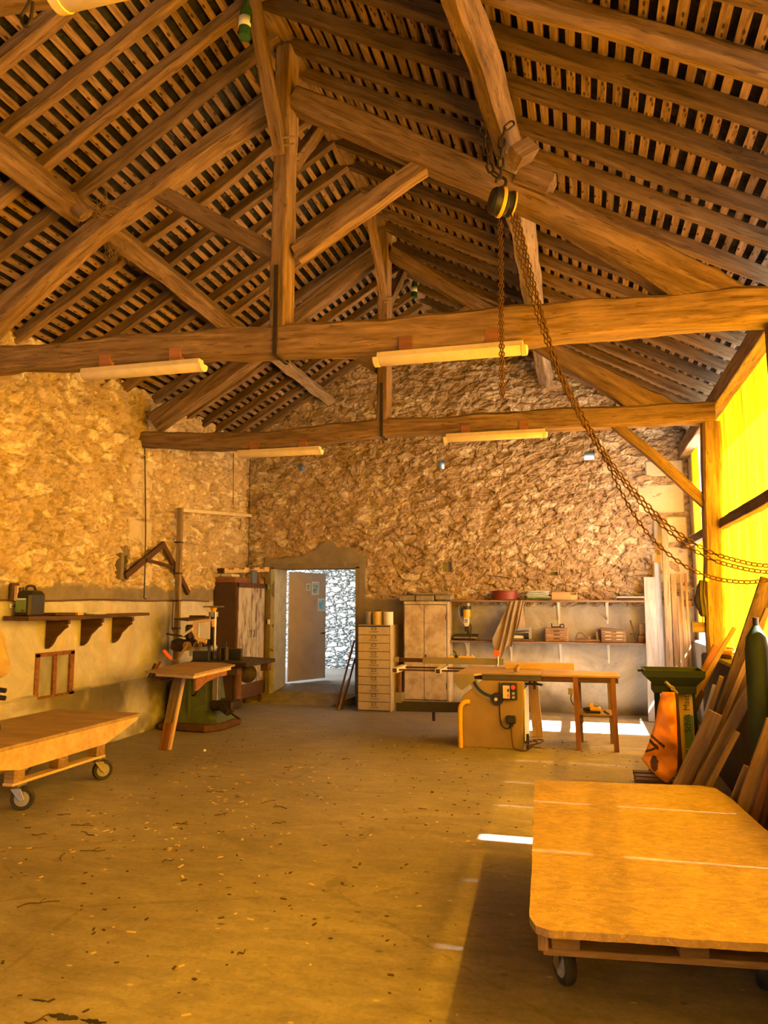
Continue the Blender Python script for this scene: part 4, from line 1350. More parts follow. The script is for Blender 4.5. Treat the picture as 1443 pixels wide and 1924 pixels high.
lc = thing('platform_cart', 'low wooden platform cart on black casters at the left edge', 'cart', (-4.6, 5.6, 0.0), 'platform carts')
bm = new_bm()
n = 40
pts = [(-4.075, 4.62), (-4.07, 6.55), (-4.11, 6.585), (-5.03, 6.60), (-5.04, 4.62)]
prism(bm, [(x, y, 0.474) for x, y in pts], (0, 0, 0.026))
obj('deck_board', bm, 'table_wood', lc, 0.003)
for x in (-4.10, -5.02):
    bm = new_bm()
    prism(bm, [(x - 0.011, 4.60, 0.472), (x - 0.011, 6.56, 0.472), (x - 0.011, 6.545, 0.44), (x - 0.011, 6.06, 0.305), (x - 0.011, 5.0, 0.30), (x - 0.011, 4.62, 0.37)], (0.022, 0, 0))
    obj('side_board', bm, 'plank_new' if x > -4.5 else 'plank', lc, 0.002)
for x in (-4.14, -4.56, -4.97):
    for y in (5.0, 5.5, 6.0):
        bx('spacer_block', (x - 0.045, y - 0.06, 0.21), (x + 0.045, y + 0.06, 0.305), 'plank', lc)
for x in (-4.14, -4.56, -4.97):
    br('skid_board', (x, 4.93, 0.205), (x, 6.07, 0.205), 0.09, 0.022, 'plank_new', lc)
for y in (5.0, 6.0):
    br('cross_board', (-5.01, y, 0.315), (-4.1, y, 0.315), 0.10, 0.022, 'plank', lc)
for x, y, a in ((-4.14, 5.03, 0.4), (-4.14, 6.02, 0.9), (-4.95, 5.03, 2.2), (-4.95, 6.02, 1.2)):
    caster(lc, x, y, 0.194, a)

# ------------------------------------------------------------------ green mortising machine with its table
gm = thing('mortising_machine', 'old green cast iron mortising machine with a wooden table, left', 'woodworking machine', (-4.7, 8.85, 0.0))
bm = new_bm()
prism(bm, [(-5.05, 8.50, 0), (-4.36, 8.42, 0), (-4.24, 8.62, 0), (-4.22, 9.12, 0), (-4.5, 9.4, 0), (-5.05, 9.4, 0)], (0, 0, 0.085))
obj('base_plate', bm, 'rust', gm, 0.02)
bm = new_bm()
def rs4(x0, x1, y0, y1, z, c=0.05):
    return rsec(x0, x1, y0, y1, z, c)
rings(bm, [rs4(-4.98, -4.30, 8.58, 9.25, 0.085), rs4(-4.94, -4.36, 8.62, 9.2, 0.13), rs4(-4.90, -4.42, 8.66, 9.15, 0.22), rs4(-4.86, -4.46, 8.68, 9.1, 0.60), rs4(-4.86, -4.45, 8.68, 9.1, 0.76)])
obj('pedestal', bm, 'green_machine', gm, 0, False)
bx('pedestal_rib', (-4.72, 8.635, 0.12), (-4.68, 8.70, 0.70), 'green_machine', gm)
tb('pedestal_lever', [(-4.66, 8.64, 0.40), (-4.60, 8.60, 0.42), (-4.56, 8.58, 0.48)], 0.010, 'iron', gm)
bm = new_bm()
lathe(bm, (-4.93, 8.80, 0.12), [(0.08, 0), (0.13, 0.03), (0.14, 0.14), (0.125, 0.18), (0.14, 0.22), (0.14, 0.36), (0.11, 0.44), (0.06, 0.46)], (0, 0, 1), 22)
obj('motor', bm, 'iron', gm, 0, True, sm_angle=0.6)
bm = new_bm()
prism(bm, [(-4.36, 7.08, 0.825), (-3.70, 6.90, 0.825), (-3.80, 8.02, 0.825), (-4.05, 8.22, 0.825), (-4.52, 8.24, 0.825)], (0, 0, 0.02))
obj('table_board', bm, 'table_wood', gm, 0.003)
bm = new_bm()
prism(bm, [(-4.26, 7.12, 0.788), (-3.745, 6.96, 0.788), (-3.83, 7.98, 0.788), (-4.46, 8.2, 0.788)], (0, 0, 0.037))
obj('table_underboard', bm, 'plank_new', gm, 0.003)
bm = new_bm()
a, b = V((-3.80, 7.12, 0)), V((-3.86, 7.94, 0))
prism(bm, [a + V((0, 0, 0.785)), b + V((0, 0, 0.785)), b + V((0, 0, 0.735)), a.lerp(b, 0.9) + V((0, 0, 0.728)), a.lerp(b, 0.75) + V((0, 0, 0.745)), a.lerp(b, 0.3) + V((0, 0, 0.71)), a.lerp(b, 0.1) + V((0, 0, 0.66)), a + V((0, 0, 0.65))], (-0.022, 0, 0))
obj('apron', bm, 'plank_red', gm)
bx('table_beam', (-4.42, 7.30, 0.72), (-4.30, 8.7, 0.786), 'shelf_dark', gm)
br('support_leg', (-4.30, 7.40, 0.0), (-4.27, 7.62, 0.79), 0.115, 0.022, 'plank', gm, up=(0, -1, 0.2))
br('leg_splint', (-4.29, 7.375, 0.0), (-4.283, 7.45, 0.27), 0.10, 0.022, 'plank_red', gm, up=(0, -1, 0.2))
br('leg_edge', (-4.24, 7.41, 0.0), (-4.205, 7.63, 0.79), 0.022, 0.05, 'plank_new', gm, up=(0, -1, 0.2))
bm = new_bm()
prism(bm, [(-4.50, 8.26, 0.80), (-4.03, 8.23, 0.80), (-3.74, 8.20, 0.80), (-3.72, 9.0, 0.80), (-4.2, 9.2, 0.80), (-4.9, 9.2, 0.80)], (0, 0, 0.045))
obj('iron_bed', bm, 'iron', gm, 0.006)
bx('bed_block', (-4.02, 8.30, 0.70), (-3.90, 8.42, 0.80), 'shelf_dark', gm)
bx('bed_block', (-3.86, 8.86, 0.70), (-3.76, 8.96, 0.80), 'shelf_dark', gm)
bx('fence_block', (-4.54, 8.40, 0.846), (-4.33, 8.46, 0.96), 'black', gm)
bx('fence_block', (-4.25, 8.66, 0.846), (-4.03, 8.70, 0.98), 'black', gm)
bx('fence_rib', (-4.285, 8.52, 0.846), (-4.235, 8.70, 0.99), 'black', gm)
cy('fence_pin', (-4.18, 8.56, 0.845), (-4.18, 8.56, 1.0), 0.032, 'iron', gm)
cy('fence_spike', (-4.18, 8.56, 1.0), (-4.18, 8.56, 1.07), 0.008, 'iron', gm)
# slide and vice under the bed, right-hand side
bx('slide_way', (-4.38, 8.62, 0.30), (-4.31, 8.72, 0.80), 'steel', gm)
cy('lift_column', (-4.14, 8.80, 0.36), (-4.14, 8.80, 0.80), 0.055, 'rust', gm)
bm = new_bm()
lathe(bm, (-4.05, 8.9, 0.66), [(0.02, 0), (0.10, 0.004), (0.115, 0.015), (0.10, 0.026), (0.02, 0.03)], (0.5, -1, 0), 24)
obj('lift_wheel', bm, 'iron', gm, 0, True, sm_angle=0.6)
bx('slide_foot', (-4.40, 8.60, 0.24), (-4.10, 8.86, 0.36), 'iron', gm, 0.02)
cy('screw_boss', (-4.22, 8.55, 0.30), (-4.08, 8.45, 0.24), 0.05, 'iron', gm, r1=0.035)
tb('crank_bar', [(-4.12, 8.5, 0.27), (-3.98, 8.40, 0.225), (-3.88, 8.34, 0.195)], 0.012, 'iron', gm)
# headstock
mx, my = -4.44, 8.72
cy('head_column', (mx, my, 0.84), (mx, my, 1.42), 0.034, 'iron', gm)
cy('spindle', (mx + 0.05, my - 0.05, 0.95), (mx + 0.05, my - 0.05, 1.42), 0.017, 'steel', gm)
bm = new_bm()
lathe(bm, (mx, my, 0.93), [(0.03, 0), (0.055, 0.01), (0.062, 0.05), (0.05, 0.08), (0.03, 0.09)], (0, 0, 1), 20)
obj('chuck', bm, 'steel', gm, 0, True, sm_angle=0.6)
cy('collar', (mx, my, 1.36), (mx, my, 1.42), 0.058, 'grey_metal', gm)
cy('yellow_neck', (mx, my, 1.42), (mx, my, 1.475), 0.026, 'yellow', gm, r1=0.045)
bm = new_bm()
lathe(bm, (mx, my, 1.475), [(0.03, 0), (0.125, 0.003), (0.132, 0.012), (0.12, 0.02), (0.03, 0.02)], (0, 0, 1), 28)
obj('hand_wheel', bm, 'steel', gm, 0, True, sm_angle=0.6)
bm = new_bm()
prism(bm, [(-4.93, 8.62, 1.325), (-4.62, 8.42, 1.31), (-4.44, 8.62, 1.335), (-4.62, 8.95, 1.345)], (0, 0, 0.018))
obj('guide_plate', bm, 'rust', gm, 0.003)
bx('plate_ledge', (-4.82, 8.80, 1.345), (-4.60, 8.84, 1.375), 'shelf_dark', gm)
g = [(-4.296, 8.450, 1.340), (-4.293, 8.450, 1.245), (-4.321, 8.450, 1.245), (-4.330, 8.450, 1.321), (-4.506, 8.450, 1.288), (-4.546, 8.450, 1.204), (-4.486, 8.450, 1.116), (-4.387, 8.450, 1.092), (-4.399, 8.450, 1.047), (-4.521, 8.450, 1.084), (-4.588, 8.450, 1.191), (-4.564, 8.450, 1.313)]
bm = new_bm()
prism(bm, g, (0, 0.03, 0))
obj('wooden_guard', bm, 'plank_new', gm)
for px in ((-4.66, 1.01), (-4.52, 1.02)):
    bm = new_bm()
    lathe(bm, (px[0], 8.50, px[1]), [(0.022, 0), (0.030, 0.0), (0.055, 0.004), (0.055, 0.03), (0.030, 0.034), (0.022, 0.034)], (0, -1, 0), 22)
    obj('belt_pulley', bm, 'plank', gm, 0, True, sm_angle=0.6)
    cy('pulley_bore', (px[0], 8.50, px[1]), (px[0], 8.463, px[1]), 0.022, 'black', gm)
bx('head_casting', (-4.86, 8.56, 1.0), (-4.46, 8.86, 1.08), 'iron', gm, 0.02)
bx('head_casting', (-4.80, 8.66, 1.08), (-4.72, 8.80, 1.26), 'iron', gm, 0.02)
bm = new_bm()
lathe(bm, (-4.86, 8.62, 0.95), [(0.03, 0), (0.10, 0.02), (0.10, 0.10), (0.05, 0.14), (0.03, 0.15)], (0.3, -0.2, 1), 20)
obj('motor_cap', bm, 'iron', gm, 0, True, sm_angle=0.6)
tb('head_lever', [(-4.76, 8.6, 1.12), (-4.86, 8.55, 1.135), (-4.96, 8.5, 1.155)], 0.012, 'iron', gm)
tb('feed_rod', [(-4.70, 8.44, 1.14), (-4.56, 8.42, 1.22)], 0.015, 'white', gm)
tb('feed_rod', [(-4.50, 8.46, 1.05), (-4.50, 8.46, 1.30)], 0.010, 'steel', gm)
tb('hose', smooth_path([(-4.62, 8.58, 1.26), (-4.57, 8.5, 1.30), (-4.52, 8.5, 1.26), (-4.53, 8.52, 1.18)], 5), 0.007, 'black', gm)
bx('blue_plate', (-4.86, 8.90, 0.86), (-4.58, 8.93, 1.08), 'cloth_blue', gm)
br('wedge_stick', (-4.72, 8.36, 0.845), (-4.62, 8.42, 1.04), 0.035, 0.03, 'plank', gm)
bm = new_bm()
bar(bm, (-4.76, 8.30, 0.86), (-4.86, 8.28, 0.97), 0.035, 0.035)
od = obj('orange_handle_grip', bm, 'orange', None, 0.01)
t = thing('screwdriver', 'screwdriver with a bright orange handle resting on the green machine', 'screwdriver', (-4.8, 8.3, 0.85))
od.name = 'handle'
od.parent = t
od.matrix_parent_inverse = basis(t).inverted()
tb('blade', [(-4.765, 8.30, 0.865), (-4.70, 8.28, 0.85)], 0.006, 'steel', t)
def pliers(p0, p1, mat, label):
    t = thing('pincers', label, 'pincers', tuple(p0), 'pincers hooked on the table edge')
    p0, p1 = V(p0), V(p1)
    m = p0.lerp(p1, 0.55)
    tb('jaw', [p0, m], 0.009, 'iron', t)
    tb('grip', [m, p1], 0.014, mat, t)
pliers((-4.420, 7.250, 0.758), (-4.344, 7.250, 0.902), 'iron', 'dark pair of pincers at the left corner of the green machine table')
pliers((-4.407, 7.280, 0.755), (-4.301, 7.280, 0.923), 'red', 'red handled pincers at the left corner of the green machine table')

# ------------------------------------------------------------------ rusty locker and what lies on it
lk = thing('metal_locker', 'tall rusty brown metal locker with two scuffed grey doors, far left', 'locker', (-4.95, 10.57, 0.0))
bx('carcass', (XL + 0.03, 10.06, 0.16), (-4.785, 11.10, 1.82), 'locker_side', lk, 0.006)
for y0, y1 in ((10.11, 10.57), (10.59, 11.05)):
    d = bx('door', (-4.787, y0, 0.36), (-4.765, y1, 1.75), 'rusty_paint', lk, 0.004)
    hy = y1 - 0.05 if y0 < 10.3 else y0 + 0.05
    tb('handle', [(-4.765, hy, 1.03), (-4.74, hy, 1.035), (-4.74, hy, 1.115), (-4.765, hy, 1.12)], 0.006, 'iron', d, 6)
bm = new_bm()
for a, b in (((10.06, 1.75), (11.10, 1.82)), ((10.06, 0.16), (11.10, 0.36)), ((10.06, 0.16), (10.11, 1.82)), ((11.05, 0.16), (11.10, 1.82))):
    box2(bm, (-4.79, a[0], a[1]), (-4.758, b[0], b[1]))
obj('front_frame', bm, 'rust', lk, 0.003)
for x in (XL + 0.07, -4.82):
    for y in (10.10, 11.06):
        bx('foot', (x - 0.025, y - 0.025, 0.0), (x + 0.025, y + 0.025, 0.16), 'rust', lk)
o = bx('wooden_box', (XL + 0.03, 10.10, 1.821), (-4.82, 10.55, 1.90), 'plank_red', None, 0.005)
tag(o, 'shallow reddish wooden box on top of the rusty locker', 'box')
o = bx('paper_bundle', (XL + 0.05, 10.20, 1.901), (-4.90, 10.45, 1.95), 'label_white', None, 0.02)
tag(o, 'crumpled white bundle on the wooden box above the locker', 'bundle')
o = bx('wooden_board', (-4.80, 10.60, 1.822), (-4.775, 10.78, 2.02), 'blue_grey', None, 0.003)
tag(o, 'blue grey board standing on top of the rusty locker', 'board')
o = br('wooden_stick', (-4.80, 10.90, 1.822), (-4.815, 10.84, 2.03), 0.05, 0.03, 'plank_red', up=(0, 1, 0))
tag(o, 'brown wooden stick propping the pale notched rail on the locker', 'stick')
nr_ = thing('notched_rail', 'pale yellow notched wooden rail lying across the top of the locker', 'wooden rail', (-4.9, 10.6, 2.0))
bm = new_bm()
A, B_ = V((-5.04, 10.12, 1.99)), V((-4.72, 11.06, 2.045))
d = (B_ - A).normalized()
for k in range(9):
    p, q = A.lerp(B_, k / 9), A.lerp(B_, (k + 1) / 9)
    hh = 0.07 if k % 2 == 0 else 0.045
    bar(bm, p + V((0, 0, (hh - 0.07) / 2)), q + V((0, 0, (hh - 0.07) / 2)), 0.05, hh)
obj('rail', bm, 'plank_new', nr_)
bm = new_bm()
bar(bm, A - d * 0.03 + V((0, 0, 0)), A - d * 0.002, 0.14, 0.075)
obj('end_plate', bm, 'shelf_dark', nr_, 0.008)

# ------------------------------------------------------------------ door, stickers, switch
dr = bpy.data.objects.new('door_1', None)
C.objects.link(dr)
dr.location = (-4.61, 11.70, 0.27)
struct(dr)
ha, hb = V((-4.61, 11.70, 0)), V((-4.215, 12.38, 0))
dd_ = (hb - ha).normalized()
nn_ = V((dd_.y, -dd_.x, 0))
bm = new_bm()
prism(bm, [ha + V((0, 0, 0.265)), hb + V((0, 0, 0.275)), hb + V((0, 0, 2.02)), ha + V((0, 0, 2.035))], -nn_ * 0.035)
struct(obj('door_leaf', bm, 'door_wood', dr, 0.004))
bm = new_bm()
hp = ha.lerp(hb, 0.93) + nn_ * 0.0 + V((0, 0, 1.02))
cyl(bm, hp, hp + nn_ * 0.05, 0.012)
tube(bm, [hp + nn_ * 0.045, hp + nn_ * 0.05 - dd_ * 0.09], 0.010)
struct(obj('door_handle', bm, 'iron', dr))
def sticker(t0, t1, z0, z1, mat, label):
    bm = new_bm()
    a, b = ha.lerp(hb, t0) + nn_ * 0.0005, ha.lerp(hb, t1) + nn_ * 0.0005
    prism(bm, [a + V((0, 0, z0)), b + V((0, 0, z0)), b + V((0, 0, z1)), a + V((0, 0, z1))], nn_ * 0.002)
    o = obj('door_sticker', bm, 'label_white')
    tag(o, label, 'sticker')
    bm = new_bm()
    a, b = ha.lerp(hb, t0 + (t1 - t0) * 0.12) + nn_ * 0.0025, ha.lerp(hb, t1 - (t1 - t0) * 0.12) + nn_ * 0.0025
    m = (z1 - z0) * 0.1
    prism(bm, [a + V((0, 0, z0 + m)), b + V((0, 0, z0 + m)), b + V((0, 0, z1 - m)), a + V((0, 0, z1 - m))], nn_ * 0.0006)
    obj('picture', bm, mat, o)
sticker(0.45, 0.56, 1.73, 1.845, 'sticker_grey', 'smallest grey picture sticker on the brown door leaf')
sticker(0.60, 0.80, 1.66, 1.88, 'sticker_grey', 'large grey and blue picture sticker on the brown door leaf')
sticker(0.77, 0.98, 1.39, 1.60, 'sticker_blue', 'bright blue picture sticker near the edge of the door leaf')
t = thing('light_switch', 'black and white switch box between the locker and the doorway', 'switch', (-4.76, YB - 0.04, 1.2))
bx('switch_box', (-4.80, YB - 0.075, 1.20), (-4.745, YB - 0.02, 1.265), 'black', t)
bx('switch_plate', (-4.745, YB - 0.08, 1.195), (-4.72, YB - 0.02, 1.27), 'white', t)
o = bx('wall_tag', (-4.77, YB - 0.07, 1.72), (-4.73, YB - 0.03, 1.82), 'leaf_green', None, 0.015)
tag(o, 'small green object hung on the wall beside the doorway', 'wall ornament')

# boards leaning by the doorway
for k, (x0, y0, x1, y1, z1, w, m, lab) in enumerate((
        (-3.52, 10.86, -3.33, 11.12, 0.97, 0.06, 'plank_red', 'tallest dark board leaning between the doorway and filing cabinet'),
        (-3.42, 10.80, -3.31, 11.10, 0.70, 0.05, 'shelf_dark', 'middle dark board leaning against the filing cabinet side'),
        (-3.42, 10.64, -3.35, 10.93, 0.42, 0.05, 'plank', 'short orange board leaning at the foot of the filing cabinet'))):
    o = br('leaning_board', (x0, y0, 0.0), (x1, y1, z1), 0.022, w, m, up=(0.2, -1, 0.3))
    tag(o, lab, 'board', 'boards leaning beside the doorway')

# ------------------------------------------------------------------ filing cabinet and tins
fc = thing('filing_cabinet', 'beige steel filing cabinet with ten narrow drawers', 'filing cabinet', (-2.9, 10.9, 0.0))
fx0, fx1, fy = -3.135, -2.645, 10.62
bx('drawer_gap_shade', (fx0 + 0.006, fy + 0.004, 0.012), (fx1 - 0.006, fy + 0.016, 1.207), 'black', fc, 0)  # black plate standing in for the shade in the drawer gaps
bx('carcass', (fx0, fy + 0.012, 0.0), (fx1, 11.14, 1.215), 'beige_metal', fc, 0.005)
dh = 0.117
for k in range(10):
    z0 = 0.025 + k * dh
    d = bx('drawer', (fx0 + 0.014, fy, z0), (fx1 - 0.012, fy + 0.02, z0 + dh - 0.008), 'beige_metal', fc, 0.002)
    hx = (fx0 + fx1) / 2
    bm = new_bm()
    for a, b in (((-0.035, 0.066), (0.035, 0.072)), ((-0.035, 0.098), (0.035, 0.104)), ((-0.035, 0.066), (-0.029, 0.104)), ((0.029, 0.066), (0.035, 0.104))):
        box2(bm, (hx + a[0], fy - 0.006, z0 + a[1]), (hx + b[0], fy + 0.001, z0 + b[1]))
    obj('label_frame', bm, 'rust', d)
    tb('pull', [(hx - 0.06, fy, z0 + 0.042), (hx - 0.055, fy - 0.02, z0 + 0.042), (hx + 0.055, fy - 0.02, z0 + 0.042), (hx + 0.06, fy, z0 + 0.042)], 0.006, 'steel', d, 6)
for x, r, h_, m, lab in ((-2.945, 0.052, 0.185, 'tin', 'dark tin can at the left on the filing cabinet, behind the others'), (-2.865, 0.068, 0.19, 'tin_yellow', 'yellow stained paint tin on the filing cabinet'), (-2.700, 0.070, 0.185, 'white', 'plain white tin at the right on the filing cabinet')):
    t = thing('paint_tin', lab, 'tin can', (x, 10.74, 1.215), 'tins on the filing cabinet')
    yy = 10.80 if m == 'tin' else 10.72
    x2 = x - 0.06 if m == 'tin' else x
    bm = new_bm()
    lathe(bm, (x2, yy, 1.216), [(r * 0.97, 0), (r, 0.004), (r, h_ - 0.006), (r * 1.03, h_ - 0.004), (r * 1.03, h_), (r * 0.9, h_), (r * 0.9, h_ - 0.012), (0.002, h_ - 0.012)], (0, 0, 1), 26)
    obj('tin_body', bm, m, t, 0, True, sm_angle=0.6)
    if m == 'tin_yellow':
        tb('bail_handle', smooth_path([(x2 - 0.07, yy, 1.38), (x2 - 0.02, yy - 0.02, 1.42), (x2 + 0.05, yy - 0.02, 1.415), (x2 + 0.07, yy, 1.38)], 4), 0.003, 'iron', t, 6)

# ------------------------------------------------------------------ beige cupboard and slabs on top
cb = thing('metal_cupboard', 'stained beige two-door metal cupboard behind the saw', 'cupboard', (-2.2, 10.98, 0.0))
cx0, cx1, cy_ = -2.50, -1.87, 10.80
bx('carcass', (cx0, cy_ + 0.02, 0.13), (cx1 + 0.03, 11.16, 1.55), 'beige_door', cb, 0.006)
bx('door_gap_shade', (cx0 + 0.008, cy_ + 0.006, 0.16), (cx1 + 0.0, cy_ + 0.024, 1.51), 'black', cb, 0)  # black backing paints the shade in the split between the doors
for a, b in ((cx0 + 0.016, -2.203), (-2.195, cx1 - 0.008)):
    d = bx('door', (a, cy_, 0.17), (b, cy_ + 0.022, 1.50), 'beige_door', cb, 0.004)
    if a > -2.3:
        bx('latch', (-2.18, cy_ - 0.02, 0.72), (-2.165, cy_, 0.80), 'iron', d)
    for z in (0.32, 1.28):
        hx = a - 0.004 if a < -2.3 else b - 0.006
        bx('hinge', (hx, cy_ - 0.006, z), (hx + 0.010, cy_ + 0.004, z + 0.09), 'rust', d, 0.001)
bx('plinth', (cx0 + 0.03, cy_ + 0.06, 0.0), (cx1, 11.14, 0.13), 'black', cb)
for x0, x1, z0, z1, y, m, lab in ((-2.58, -2.34, 1.553, 1.635, 10.86, 'stone_slab', 'rounded grey slab at the left on the beige cupboard'), (-2.33, -2.06, 1.553, 1.635, 10.84, 'stone_slab', 'middle pale slab on the beige cupboard'), (-2.05, -1.80, 1.571, 1.64, 10.86, 'stone_slab', 'right grey slab on the cupboard beside the shelf'), (-2.40, -1.85, 1.642, 1.672, 10.90, 'stone_slab', 'long thin slab lying on top of the other slabs')):
    o = bx('stone_slab', (x0, y, z0), (x1, y + 0.22, z1), m, None, 0.015)
    tag(o, lab, 'stone slab', 'slabs on the cupboard')

# ------------------------------------------------------------------ two wall shelves with white brackets
def bshelf(z, label, brs, x0, x1):
    t = thing('wall_shelf', label, 'shelf', ((x0 + x1) / 2, 11.05, z), 'shelves on the gable wall')
    timber('shelf_board', [((x0, 11.04, z), 0.30, 0.026), ((-0.5, 11.04, z - 0.004), 0.30, 0.026), ((x1, 11.04, z - 0.008), 0.30, 0.026)], 'shelf', t, rough=0.002, rnd=0.08, seed=z)
    for x, dz in brs:
        bm = new_bm()
        zz = z - 0.019
        prism(bm, [(x - 0.022, YB - 0.015, zz), (x + 0.022, YB - 0.015, zz), (x + 0.012, YB - 0.015, zz - dz), (x - 0.010, YB - 0.015, zz - dz)], (0, -0.012, 0))
        box2(bm, (x - 0.020, 10.93, zz - 0.012), (x + 0.020, YB - 0.015, zz))
        bar(bm, (x, 10.96, zz - 0.012), (x, YB - 0.025, zz - dz * 0.8), 0.010, 0.016)
        obj('white_bracket', bm, 'white', t)
bshelf(1.558, 'upper shelf on the gable wall, above the cloth and drill press', ((-1.0, 0.30), (-0.32, 0.30), (0.34, 0.30)), -1.83, 0.83)
bshelf(0.985, 'lower shelf on the gable wall, carrying the drill press', ((-1.62, 0.28), (-1.0, 0.27), (-0.31, 0.27), (0.34, 0.27)), -1.90, 0.83)
US, LS = 1.565, 0.995
t = thing('red_basin', 'dull red round basin on the upper shelf', 'basin', (-1.06, 11.03, US + 0.006))
bm = new_bm()
lathe(bm, (-1.06, 11.02, US + 0.007), [(0.15, 0), (0.172, 0.006), (0.176, 0.115), (0.184, 0.118), (0.184, 0.13), (0.165, 0.13), (0.16, 0.02), (0.002, 0.018)], (0, 0, 1), 32)
obj('basin_body', bm, 'red', t, 0, True, sm_angle=0.6)
for k in range(5):
    bm = new_bm()
    rs = []
    w, dpt = 0.175 - 0.006 * k, 0.10 - 0.004 * k
    for i in range(13):
        x = -0.60 - w + 2 * w * i / 12 + 0.012 * math.sin(k * 2.1)
        zc = US + 0.006 + 0.013 + k * 0.0265 + 0.0015 * math.sin(i * 0.9 + k * 2)
        rs.append([(x, 11.03 + dpt * math.cos(a), zc + 0.0125 * math.sin(a) * (1 if abs(i - 6) < 6 else 0.5)) for a in [2 * PI * q / 14 for q in range(14)]])
    rings(bm, rs)
    o = obj('folded_cloth', bm, 'cloth_blue' if k else 'leaf_green', None, 0, True)
    tag(o, ('olive folded cloth at the bottom of the cloth pile, upper shelf', 'pale folded cloth second from the bottom of the pile, upper shelf', 'pale folded cloth in the middle of the pile, upper shelf', 'pale folded cloth second from the top of the pile, upper shelf', 'pale folded cloth on top of the pile, upper shelf')[k], 'folded cloth', 'pile of folded cloths')
t = thing('wooden_crate', 'new pine box with a half-open compartment on the upper shelf', 'box', (-0.24, 11.03, US))
bx('box_body', (-0.405, 10.95, US + 0.006), (-0.155, 11.12, US + 0.115), 'plank_new', t)
bm = new_bm()
for a, b in (((-0.155, 10.95, 0.006), (-0.055, 10.962, 0.075)), ((-0.155, 11.108, 0.006), (-0.055, 11.12, 0.115)), ((-0.068, 10.95, 0.006), (-0.055, 11.12, 0.115)), ((-0.155, 10.95, 0.006), (-0.055, 11.12, 0.016))):
    box2(bm, (a[0], a[1], US + a[2]), (b[0], b[1], US + b[2]))
obj('open_tray', bm, 'plank_new', t)
o = bx('flat_panel', (0.46, 10.93, US + 0.035), (0.82, 11.12, US + 0.05), 'white', None, 0.003)
tag(o, 'flat white panel at the right end of the upper shelf', 'panel')
o = bx('dark_board', (0.48, 10.95, US + 0.004), (0.80, 11.12, US + 0.034), 'shelf_dark', None, 0.003)
tag(o, 'dark board under the white panel on the upper shelf', 'board')

# drill press made from a stand and a hand drill
dp = thing('drill_press', 'small bench drill press with grey motor on the lower shelf', 'drill press', (-1.62, 11.0, LS))
bx('base_board', (-1.79, 10.92, LS + 0.03), (-1.46, 11.14, LS + 0.055), 'plank', dp)
bx('base_plate', (-1.78, 10.93, LS + 0.055), (-1.46, 11.12, LS + 0.09), 'green_dark', dp)
bx('feet', (-1.74, 10.96, LS + 0.006), (-1.50, 11.10, LS + 0.03), 'black', dp)
cy('column', (-1.60, 11.08, LS + 0.09), (-1.60, 11.08, LS + 0.50), 0.02, 'iron', dp)
bx('carriage', (-1.70, 11.02, LS + 0.34), (-1.58, 11.11, LS + 0.46), 'black', dp)
cy('motor_cap', (-1.605, 10.99, LS + 0.44), (-1.605, 10.99, LS + 0.49), 0.062, 'black', dp)
cy('motor_barrel', (-1.605, 10.99, LS + 0.33), (-1.605, 10.99, LS + 0.44), 0.05, 'yellow', dp)
bm = new_bm()
rings(bm, [rsec(-1.635, -1.585, 10.955, 11.01, LS + 0.20, 0.008), rsec(-1.645, -1.573, 10.945, 11.02, LS + 0.23, 0.008), rsec(-1.645, -1.57, 10.945, 11.02, LS + 0.325, 0.008)])
gh = obj('gear_housing', bm, 'white', dp)
for k in range(3):
    bx('vent', (-1.63, 10.9435, LS + 0.255 + 0.018 * k), (-1.59, 10.946, LS + 0.265 + 0.018 * k), 'black', gh, 0)
cy('top_knob', (-1.585, 10.99, LS + 0.49), (-1.585, 10.99, LS + 0.53), 0.022, 'white', dp)
cy('chuck', (-1.615, 10.985, LS + 0.13), (-1.615, 10.985, LS + 0.20), 0.022, 'iron', dp)
tb('feed_lever', [(-1.56, 10.97, LS + 0.24), (-1.535, 10.93, LS + 0.2), (-1.555, 10.92, LS + 0.0)], 0.009, 'iron', dp)
tb('power_cord', smooth_path([(-1.72, 11.05, LS + 0.50), (-1.73, 11.03, LS + 0.4), (-1.69, 11.0, LS + 0.28), (-1.645, 10.98, LS + 0.235)], 4), 0.005, 'white', dp)

# cloth draped from the upper shelf
def drape(top_pts, bot_pts, folds, depth, seed):
    bm = new_bm()
    nu, nv = 60, 26
    grid = []
    T = smooth_path(top_pts, 12)
    B2 = smooth_path(bot_pts, 12)
    for i in range(nu + 1):
        a = T[round(i / nu * (len(T) - 1))]
        b = B2[round(i / nu * (len(B2) - 1))]
        col = []
        for j in range(nv + 1):
            t = j / nv
            p = V(a).lerp(V(b), t)
            am = depth * (0.25 + 0.75 * math.sin(min(t * 1.8, 1) * PI / 2))
            p.y += am * (math.sin(folds * 2 * PI * i / nu + 1.5 * math.sin(t * 3 + seed)) + 0.35 * math.sin(folds * 5.3 * i / nu + seed)) + 0.03 * t * 0
            p.x += 0.3 * am * math.cos(folds * 2 * PI * i / nu + 2 * t)
            col.append(p)
        grid.append(col)
    vs = [[bm.verts.new(p) for p in c] for c in grid]
    for i in range(nu):
        for j in range(nv):
            bm.faces.new((vs[i][j], vs[i + 1][j], vs[i + 1][j + 1], vs[i][j + 1]))
    bmesh.ops.solidify(bm, geom=bm.faces, thickness=0.004)
    return bm
o = obj('hanging_cloth', drape([(-0.985, 10.875, 1.55), (-0.90, 10.87, 1.562), (-0.80, 10.872, 1.555), (-0.775, 10.875, 1.53)],
                               [(-1.225, 10.80, 1.03), (-1.17, 10.76, 0.80), (-1.12, 10.76, 0.76), (-1.02, 10.79, 0.93), (-0.955, 10.80, 0.93), (-0.90, 10.83, 1.15), (-0.77, 10.86, 1.19)], 4.5, 0.017, 2), 'cloth', None, 0, True)
